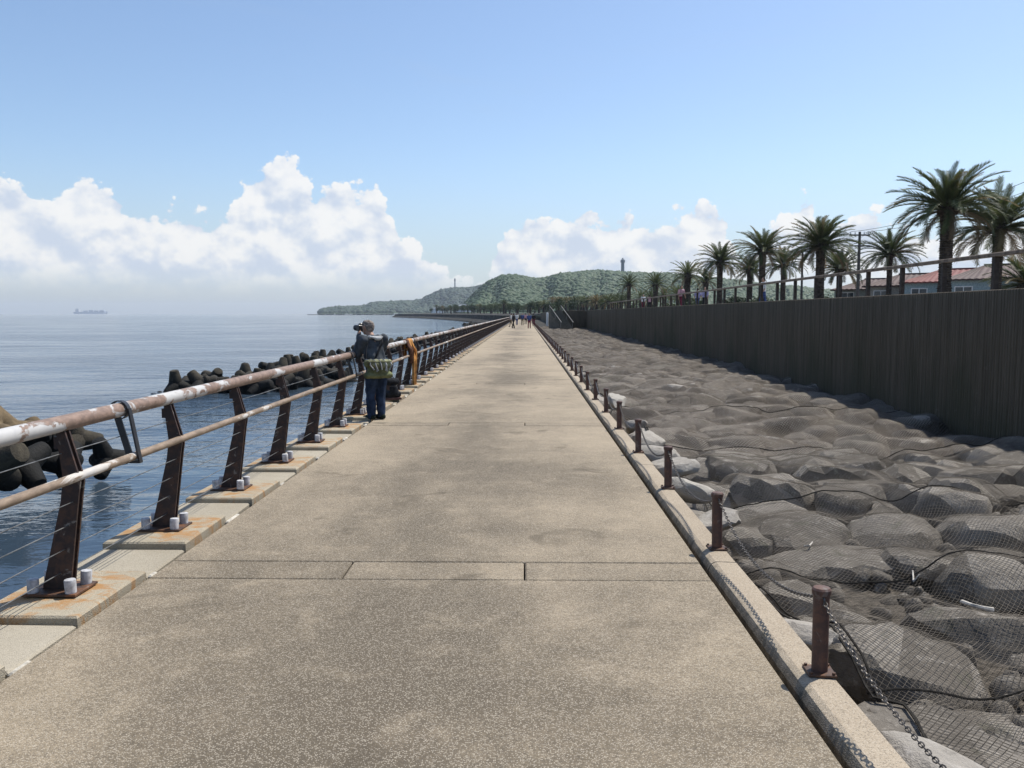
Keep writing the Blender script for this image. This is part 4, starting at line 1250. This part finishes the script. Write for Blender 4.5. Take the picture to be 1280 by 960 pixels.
def hand(o, fwd, side, nrm, curl=.5):
    """palm, four unequal bent fingers and a side thumb as limb pieces; o wrist, fwd along the fingers, side towards the thumb"""
    o, fwd, side, nrm = (Vector(v) for v in (o, fwd, side, nrm)); out = []
    pal = o + fwd * .085
    for q in (-.030, -.010, .010, .030): out.append((o + side * q * .8, .016, pal + side * q, .014))
    for q, l in ((-.034, .058), (-.0115, .075), (.0115, .082), (.034, .072)):
        a = pal + side * q; d1 = (fwd * math.cos(curl * .8) + nrm * math.sin(curl * .8)); d2 = (fwd * math.cos(curl * 2.2) + nrm * math.sin(curl * 2.2))
        m = a + d1 * l * .5; out += [(a, .0105, m, .0095), (m, .0095, m + d2 * l * .5, .008)]
    a = o + fwd * .03 + side * .032; m = a + (fwd * .6 + side * .75 + nrm * .25).normalized() * .038
    out += [(a, .013, m, .011), (m, .011, m + (fwd * .85 + side * .25 + nrm * .5).normalized() * .032, .009)]
    return out

# the photographer at the railing: local frame, +Y ahead of the figure, turned towards the sea
ph = empty('person', (-2.335, 12.86, 0.0), R(48))
tag(ph, 'person in navy jacket and dark jeans leaning at the railing, raising a camera', 'person')
head_c = Vector((0.0, .17, 1.435))
fw = Vector((0, 1, 0)); rt = Vector((1, 0, 0)); upv = Vector((0, 0, 1))
eyeY = head_c.y + .09
handR = Vector((.085, .245, 1.345)); handL = Vector((-.075, .285, 1.33))
elbR = Vector((.25, .17, 1.03)); elbL = Vector((-.20, .17, 1.02))
shR = Vector((.185, .02, 1.245)); shL = Vector((-.185, .04, 1.245))
caps = [
    (head_c + Vector((0, -.015, .02)), (.076, .095, .098), head_c + Vector((0, .01, .0)), (.074, .09, .10)),
    (head_c + Vector((0, .03, -.06)), (.058, .062, .055), head_c + Vector((0, .055, -.085)), (.042, .04, .035)),       # jaw and chin
    (head_c + Vector((0, .098, .01)), (.010, .012, .012), head_c + Vector((0, .116, -.022)), (.015, .014, .011)),       # nose
    (head_c + Vector((.074, .0, -.005)), (.012, .02, .03), head_c + Vector((.078, -.012, .005)), (.010, .018, .026)),   # ears
    (head_c + Vector((-.074, .0, -.005)), (.012, .02, .03), head_c + Vector((-.078, -.012, .005)), (.010, .018, .026)),
    (head_c + Vector((.030, .088, .022)), (.022, .012, .010), head_c + Vector((-.030, .088, .022)), (.022, .012, .010)), # brow
    (head_c + Vector((.018, .088, -.050)), (.012, .012, .008), head_c + Vector((-.018, .088, -.050)), (.012, .012, .008)), # mouth
    (head_c + Vector((0, -.02, -.06)), .055, Vector((0, .06, 1.25)), .062),
    (Vector((0, .03, 1.20)), (.15, .09, .06), Vector((0, 0, .92)), (.13, .085, .09)), (Vector((0, 0, .92)), (.13, .085, .09), Vector((0, -.04, .78)), (.15, .10, .09)),
    (shR, .058, elbR, .044), (elbR, .043, handR, .029), (shL, .058, elbL, .044), (elbL, .043, handL, .029),
    (Vector((.085, -.04, .76)), .085, Vector((.088, -.02, .43)), .058), (Vector((.088, -.02, .43)), .056, Vector((.075, -.05, .09)), .040),
    (Vector((-.085, -.04, .76)), .085, Vector((-.085, .02, .43)), .058), (Vector((-.085, .02, .43)), .056, Vector((-.075, .0, .09)), .040),
]
caps += hand(handR, Vector((-.25, .75, .45)).normalized(), Vector((-.5, -.45, .6)).normalized(), Vector((-.8, .1, -.3)).normalized(), .75)
caps += hand(handL, Vector((.35, .75, .25)).normalized(), Vector((.3, -.2, .8)).normalized(), Vector((.5, -.3, .6)).normalized(), .75)
skin('body', caps, M_skin, ph, .0075, 2)
def off(caps, d): return caps
jk = [(Vector((0, .045, 1.225)), (.185, .105, .065), Vector((0, .01, 1.02)), (.185, .125, .10)), (Vector((0, .01, 1.02)), (.185, .125, .10), Vector((0, -.05, .74)), (.185, .135, .07)),
      (shR, .088, elbR, .070), (elbR, .070, elbR.lerp(handR, .88), .046), (shL, .088, elbL, .070), (elbL, .070, elbL.lerp(handL, .88), .046),
      (Vector((.10, .03, 1.26)), .062, Vector((-.10, .03, 1.26)), .062)]
skin('jacket', jk, M_navy, ph, .014, 2, .024)
skin('hood', [(Vector((.085, -.05, 1.285)), (.04, .035, .020), Vector((-.085, -.05, 1.285)), (.04, .035, .020)), (Vector((0, -.085, 1.27)), (.08, .03, .022), Vector((0, -.09, 1.25)), (.06, .025, .02)),
              (Vector((.105, -.02, 1.285)), .028, Vector((.085, .075, 1.285)), .024), (Vector((-.105, -.02, 1.285)), .028, Vector((-.085, .075, 1.285)), .024)], M_pale, ph, .010, 2, .006)
skin('trousers', [(Vector((0, -.04, .80)), (.155, .115, .08), Vector((0, -.045, .72)), (.165, .12, .08)),
                  (Vector((.088, -.04, .74)), .102, Vector((.088, -.02, .43)), .078), (Vector((.088, -.02, .43)), .078, Vector((.075, -.045, .07)), .066),
                  (Vector((-.088, -.04, .74)), .102, Vector((-.085, .02, .43)), .078), (Vector((-.085, .02, .43)), .078, Vector((-.075, .0, .07)), .066)], M_jean, ph, .013, 2, .020)
for sx, y in ((.075, -.045), (-.078, 0.0)):
    skin('shoe', [(Vector((sx, y - .045, .045)), (.042, .05, .046), Vector((sx, y + .10, .038)), (.046, .06, .036)), (Vector((sx, y + .10, .034)), (.046, .06, .032), Vector((sx * 1.05, y + .16, .03)), (.040, .045, .028))], M_shoe, ph, .009, 2)
skin('hair', [(head_c + Vector((0, -.035, .035)), (.080, .085, .085), head_c + Vector((0, .02, .055)), (.076, .075, .058)), (head_c + Vector((0, -.06, -.03)), (.066, .05, .05), head_c + Vector((0, -.05, .02)), (.08, .065, .07))], M_hairg, ph, .008, 2, .008)
MB().tube([(.12, -.02, 1.29), (.06, -.115, 1.20), (-.06, -.135, 1.02), (-.15, -.13, .84)], .016, 6).build('shoulder_strap', M_dgrey, ph)

cm = empty('camera', (0, 0, 0)); 
Mph = Matrix.Translation((-2.335, 12.86, 0)) @ Matrix.Rotation(R(48), 4, 'Z')
cm.matrix_world = Mph @ Matrix.Translation((0.0, .335, 1.425)); tag(cm, 'black camera with long lens held up to the face of the photographer', 'camera')
MB().box((-.07, -.035, -.05), (.07, .035, .045), .01).box((-.03, -.03, .045), (.03, .03, .075), .01).build('body', M_black, cm)
MB().lathe([(.04, 0), (.042, .05), (.038, .055), (.046, .12), (.046, .15)], n=16).build('lens', M_black, cm).rotation_euler = (R(-90), 0, 0)
bgo = empty('camera_bag'); bgo.matrix_world = Mph @ Matrix.Translation((-.12, -.235, .83)) @ Matrix.Rotation(R(-20), 4, 'Z'); tag(bgo, 'olive shoulder bag with white straps hanging behind the photographer', 'bag')
skin('pouch', [(Vector((-.17, 0, .06)), (.05, .085, .06), Vector((.17, 0, .06)), (.05, .085, .06)), (Vector((-.18, 0, -.12)), (.05, .09, .05), Vector((.18, 0, -.12)), (.05, .09, .05)), (Vector((0, 0, .0)), (.17, .09, .10), Vector((0, 0, -.05)), (.18, .095, .10))], M_olive, bgo, .011, 2, .008)
skin('flap', [(Vector((-.165, -.01, .09)), (.05, .095, .035), Vector((.165, -.01, .09)), (.05, .095, .035)), (Vector((-.12, -.078, .05)), (.05, .03, .05), Vector((.14, -.082, .03)), (.04, .025, .045))], M_khb, bgo, .010, 2, .010)
for q in range(5): MB().tube([(-.19 + .08 * q, .02, .125), (-.15 + .075 * q, -.075, .115), (-.16 + .085 * q, -.118, .04), (-.10 + .06 * q, -.120, -.03 - .015 * (q % 2))], .011, 5).build('strap', M_pale, bgo)
for sx in (-.1, .06): MB().tube([(sx, -.07, .13), (sx + .03, -.106, .04), (sx + .05, -.106, -.06)], .012, 5).build('strap', M_pale, bgo)
MB().tube([(-.19, 0, .08), (-.17, .06, .25), (-.13, .1, .36)], .012, 5).build('carry_strap', M_dgrey, bgo)

# backpack on the kerb blocks beyond, jacket hung over the rail
bp = empty('backpack', (-2.50, 15.55, 0.03), .5); tag(bp, 'dark backpack standing at the railing foot behind the photographer', 'backpack')
skin('pack', [(Vector((-.10, 0, .10)), (.07, .09, .08), Vector((.10, 0, .10)), (.07, .09, .08)), (Vector((-.08, 0, .34)), (.06, .08, .07), Vector((.08, 0, .34)), (.06, .08, .07)), (Vector((0, -.08, .14)), (.09, .04, .09), Vector((0, -.07, .22)), (.09, .04, .06))], M_dgrey, bp, .013, 2, .01)
MB().box((-.15, -.09, 0.0), (.15, .09, .045), .012).build('base_panel', cloth('brown base', (0.11, 0.06, 0.05)), bp)
MB().tube([(-.06, .09, .38), (-.08, .15, .25), (-.07, .1, .08)], .018, 5).build('strap', M_dgrey, bp)
MB().tube([(-.03, 0, .40), (0, 0, .45), (.03, 0, .40)], .01, 5).build('handle', M_dgrey, bp)

def drapecloth(name, mat, parent, y0, y1, zl, zr, seed, xs=-2.66, zt=1.02, rr=.062):
    ny = 22
    V, nn = [], 0
    for j in range(ny):
        y = y0 + (y1 - y0) * j / (ny - 1); wv = .030 * math.sin(j * 1.15 + seed) + .016 * math.sin(j * 2.3)
        lr = zr * (1 + .13 * math.sin(j * .8 + seed * 2)); ll = zl * (1 + .12 * math.cos(j * .9))
        line = []
        for q in np.linspace(1, 0, 9)[:-1]: line.append((xs - rr - wv * .4 * q, y, zt - ll * q))
        for a in np.linspace(180, 0, 9): line.append((xs + rr * math.cos(R(a)), y, zt + rr * math.sin(R(a))))
        for q in np.linspace(0, 1, 15)[1:]: line.append((xs + rr + (.075 * min(1, q * 3) + wv) * min(1, q * 2.5), y + .05 * (0.5 - j / (ny - 1)) * q * 1.6, zt - lr * q))
        V += line; nn = len(line)
    F = [(i * nn + j, (i + 1) * nn + j, (i + 1) * nn + j + 1, i * nn + j + 1) for i in range(ny - 1) for j in range(nn - 1)]
    o = link(name, me_from(name, V, F, [mat], True), parent)
    s = o.modifiers.new('t', 'SOLIDIFY'); s.thickness = .008; s.offset = 1
    return o
M_or = cloth('orange jacket cloth', (0.50, 0.24, 0.075)); M_br = cloth('brown cloth', (0.115, 0.055, 0.035))
oj = empty('hung_jacket', (-2.66, 18.7, 1.02)); tag(oj, 'orange jacket hung over the handrail beyond the photographer', 'jacket')
o = drapecloth('jacket_body', M_or, oj, 18.62, 19.0, .35, .98, 1.0); o.location = (2.66, -18.7, -1.02)
o = drapecloth('sleeve', M_or, oj, 19.03, 19.20, .2, .62, 2.0); o.location = (2.66, -18.7, -1.02)
oc = drapecloth('hung_cloth', M_br, None, 18.28, 18.58, .3, .42, 3.0); tag(oc, 'dark brown cloth hung over the handrail beside the orange jacket', 'cloth')

def walker(loc, rz, top, bottom, hairm, lab, group, h=1.68, step=.18, sit=False, name='person'):
    e = empty(name, loc, rz); tag(e, lab, 'person', group); k = h / 1.70
    def v(x, y, z): return Vector((x * k, y * k, z * k))
    hd = v(0, .02, 1.58)
    body = [(hd, (.075 * k, .092 * k, .11 * k), hd + v(0, .01, -.03), (.066 * k, .085 * k, .095 * k)), (hd + v(0, .095, -.02), .014, hd + v(0, .105, -.035), .012), (v(0, 0, 1.48), .052, v(0, 0, 1.38), .06),
            (v(0, 0, 1.36), (.16, .09, .06), v(0, 0, .95), (.13, .09, .08)),
            (v(.20, 0, 1.38), .05, v(.24, -.06, 1.10), .042), (v(.24, -.06, 1.10), .04, v(.24, .04, .86), .028), (v(.24, .04, .86), .028, v(.235, .07, .74), .022), (v(.225, .07, .80), .012, v(.205, .10, .75), .010),
            (v(-.20, 0, 1.38), .05, v(-.24, .03, 1.10), .042), (v(-.24, .03, 1.10), .04, v(-.24, .14, .88), .028), (v(-.24, .14, .88), .028, v(-.235, .18, .77), .022), (v(-.225, .17, .82), .012, v(-.205, .20, .78), .010),
            (v(.09, 0, .92), .08, v(.10, step * .6, .50), .055), (v(.10, step * .6, .5), .053, v(.10, step, .08), .038), (v(-.09, 0, .92), .08, v(-.10, -step * .3, .50), .055), (v(-.10, -step * .3, .5), .053, v(-.10, -step, .10), .038)]
    skin('body', body, M_skin, e, .022, 1)
    skin('top', [(v(0, 0, 1.36), (.20, .12, .08), v(0, 0, 1.12), (.18, .12, .1)), (v(0, 0, 1.12), (.18, .12, .1), v(0, 0, .92), (.19, .13, .07)), (v(.20, 0, 1.38), .07, v(.24, -.06, 1.10), .06), (v(-.20, 0, 1.38), .07, v(-.24, .03, 1.10), .06)], top, e, .024, 2)
    skin('trousers', [(v(0, 0, .95), (.17, .125, .07), v(0, 0, .86), (.17, .125, .07)), (v(.09, 0, .88), .095, v(.10, step * .6, .5), .07), (v(.10, step * .6, .5), .07, v(.10, step, .08), .055),
                      (v(-.09, 0, .88), .095, v(-.10, -step * .3, .5), .07), (v(-.10, -step * .3, .5), .07, v(-.10, -step, .10), .055)], bottom, e, .024, 1)
    skin('hair', [(hd + v(0, -.03, .04), (.08, .085, .085), hd + v(0, -.04, -.02), (.076, .07, .07))], hairm, e, .02, 1)
    for sx, y in ((.10, step), (-.10, -step)): skin('shoe', [(v(sx, y - .03, .04), .045, v(sx, y + .12, .035), .04)], M_dgrey, e, .02, 1)
    return e
M_hairb = plain('black hair', (0.012, 0.011, 0.010), 0.7, 0.3)
M_pink = cloth('pink shirt', (0.50, 0.30, 0.34)); M_crim = cloth('crimson trousers', (0.16, 0.02, 0.045)); M_lav = cloth('lavender shirt', (0.36, 0.34, 0.55)); M_wht = cloth('white shirt', (0.72, 0.72, 0.70)); M_blu = cloth('blue cloth', (0.06, 0.09, 0.22)); M_kh = cloth('khaki cloth', (0.22, 0.18, 0.12))
WG = 'people strolling on the terrace'
for (px, Y, top, bot, rz, lab) in ((850, 61, M_pink, M_crim, R(200), 'person in pink top and crimson trousers walking on the terrace'),
                                   (870, 66, M_lav, M_blu, R(20), 'person in lavender top behind the terrace railing, near the pink walker'),
                                   (879, 64, M_lav, M_dgrey, R(160), 'person in lavender top and black trousers, right of the pink walker'),
                                   (803, 88, M_wht, M_crim, R(180), 'distant person in white top and crimson trousers on the terrace'),
                                   (811, 90, M_pink, M_dgrey, R(0), 'distant person in pink top and black trousers on the terrace'),
                                   (951, 47, M_wht, M_blu, R(100), 'person in white top behind the railing under the slim palm')):
    walker((WX(px, Y), Y, TG), rz, top, bot, M_hairb, lab, WG)
PGp = 'people far along the promenade'
for (px, Y, top, bot, rz, lab) in ((642, 94, M_dgrey, M_dgrey, R(60), 'distant person all in black standing by the railing end'),
                                   (639, 104, M_wht, M_kh, R(90), 'distant person in white leaning at the railing'),
                                   (646, 120, M_wht, M_blu, R(10), 'distant person in white top right of the one in black'),
                                   (653, 118, M_blu, M_kh, R(180), 'distant person in blue top in the middle of the promenade'),
                                   (661.5, 92, M_blu, M_crim, R(175), 'distant walker in blue top and crimson trousers, nearest on the promenade'),
                                   (667, 112, M_dgrey, M_crim, R(0), 'distant walker in black top near the chained kerb'),
                                   (657, 128, M_pink, M_dgrey, R(0), 'distant walker in pink top and black trousers')):
    walker((WX(px, Y), Y, 0.0), rz, top, bot, M_hairb, lab, PGp)

# white post and stair with white handrails at the end of the wall
o = MB().lathe([(.16, -.3), (.16, 1.75), (.10, 1.9)], n=12).build('white_post', M_white); o.location = (WX(684, 118), 118, -.1); tag(o, 'white marker post beside the far end of the promenade', 'post')
st = empty('stairway', (4.75, 93.4, -.15), R(17)); tag(st, 'distant stairway with white handrails at the end of the dark wall', 'stairs')
for q in range(11): MB().box((-.75, q * .38, -.6), (.75, q * .38 + .376, .19 * (q + 1))).build('step', M_seawall, st)
for sx in (-.7, .7):
    r_ = MB().tube([(sx, -.1, .80), (sx, 4.2, 2.75)], .035, 6).build('handrail', M_cable, st)
    for q in (0, 5, 10): MB().box((sx - .03, q * .38 + .15, .19 * (q + 1)), (sx + .03, q * .38 + .21, .19 * (q + 1) + .66)).build('baluster', M_cable, r_)

# ------------------------------------------------------------------ haze
HZ = MB().box((-9600, -420, SEA_Z - 1.0), (3200, 9600, 118))
hz = HZ.build('haze', [])
m = bpy.data.materials.new('sea haze'); m.use_nodes = True
nt = m.node_tree
for n in list(nt.nodes): nt.nodes.remove(n)
pv = nt.nodes.new('ShaderNodeVolumePrincipled'); ou = nt.nodes.new('ShaderNodeOutputMaterial')
pv.inputs['Color'].default_value = (0.80, 0.89, 1.0, 1); pv.inputs['Density'].default_value = 0.000095
pv.inputs['Anisotropy'].default_value = 0.15
nt.links.new(pv.outputs[0], ou.inputs['Volume'])
hz.data.materials.append(m); tag(hz, kind='stuff')
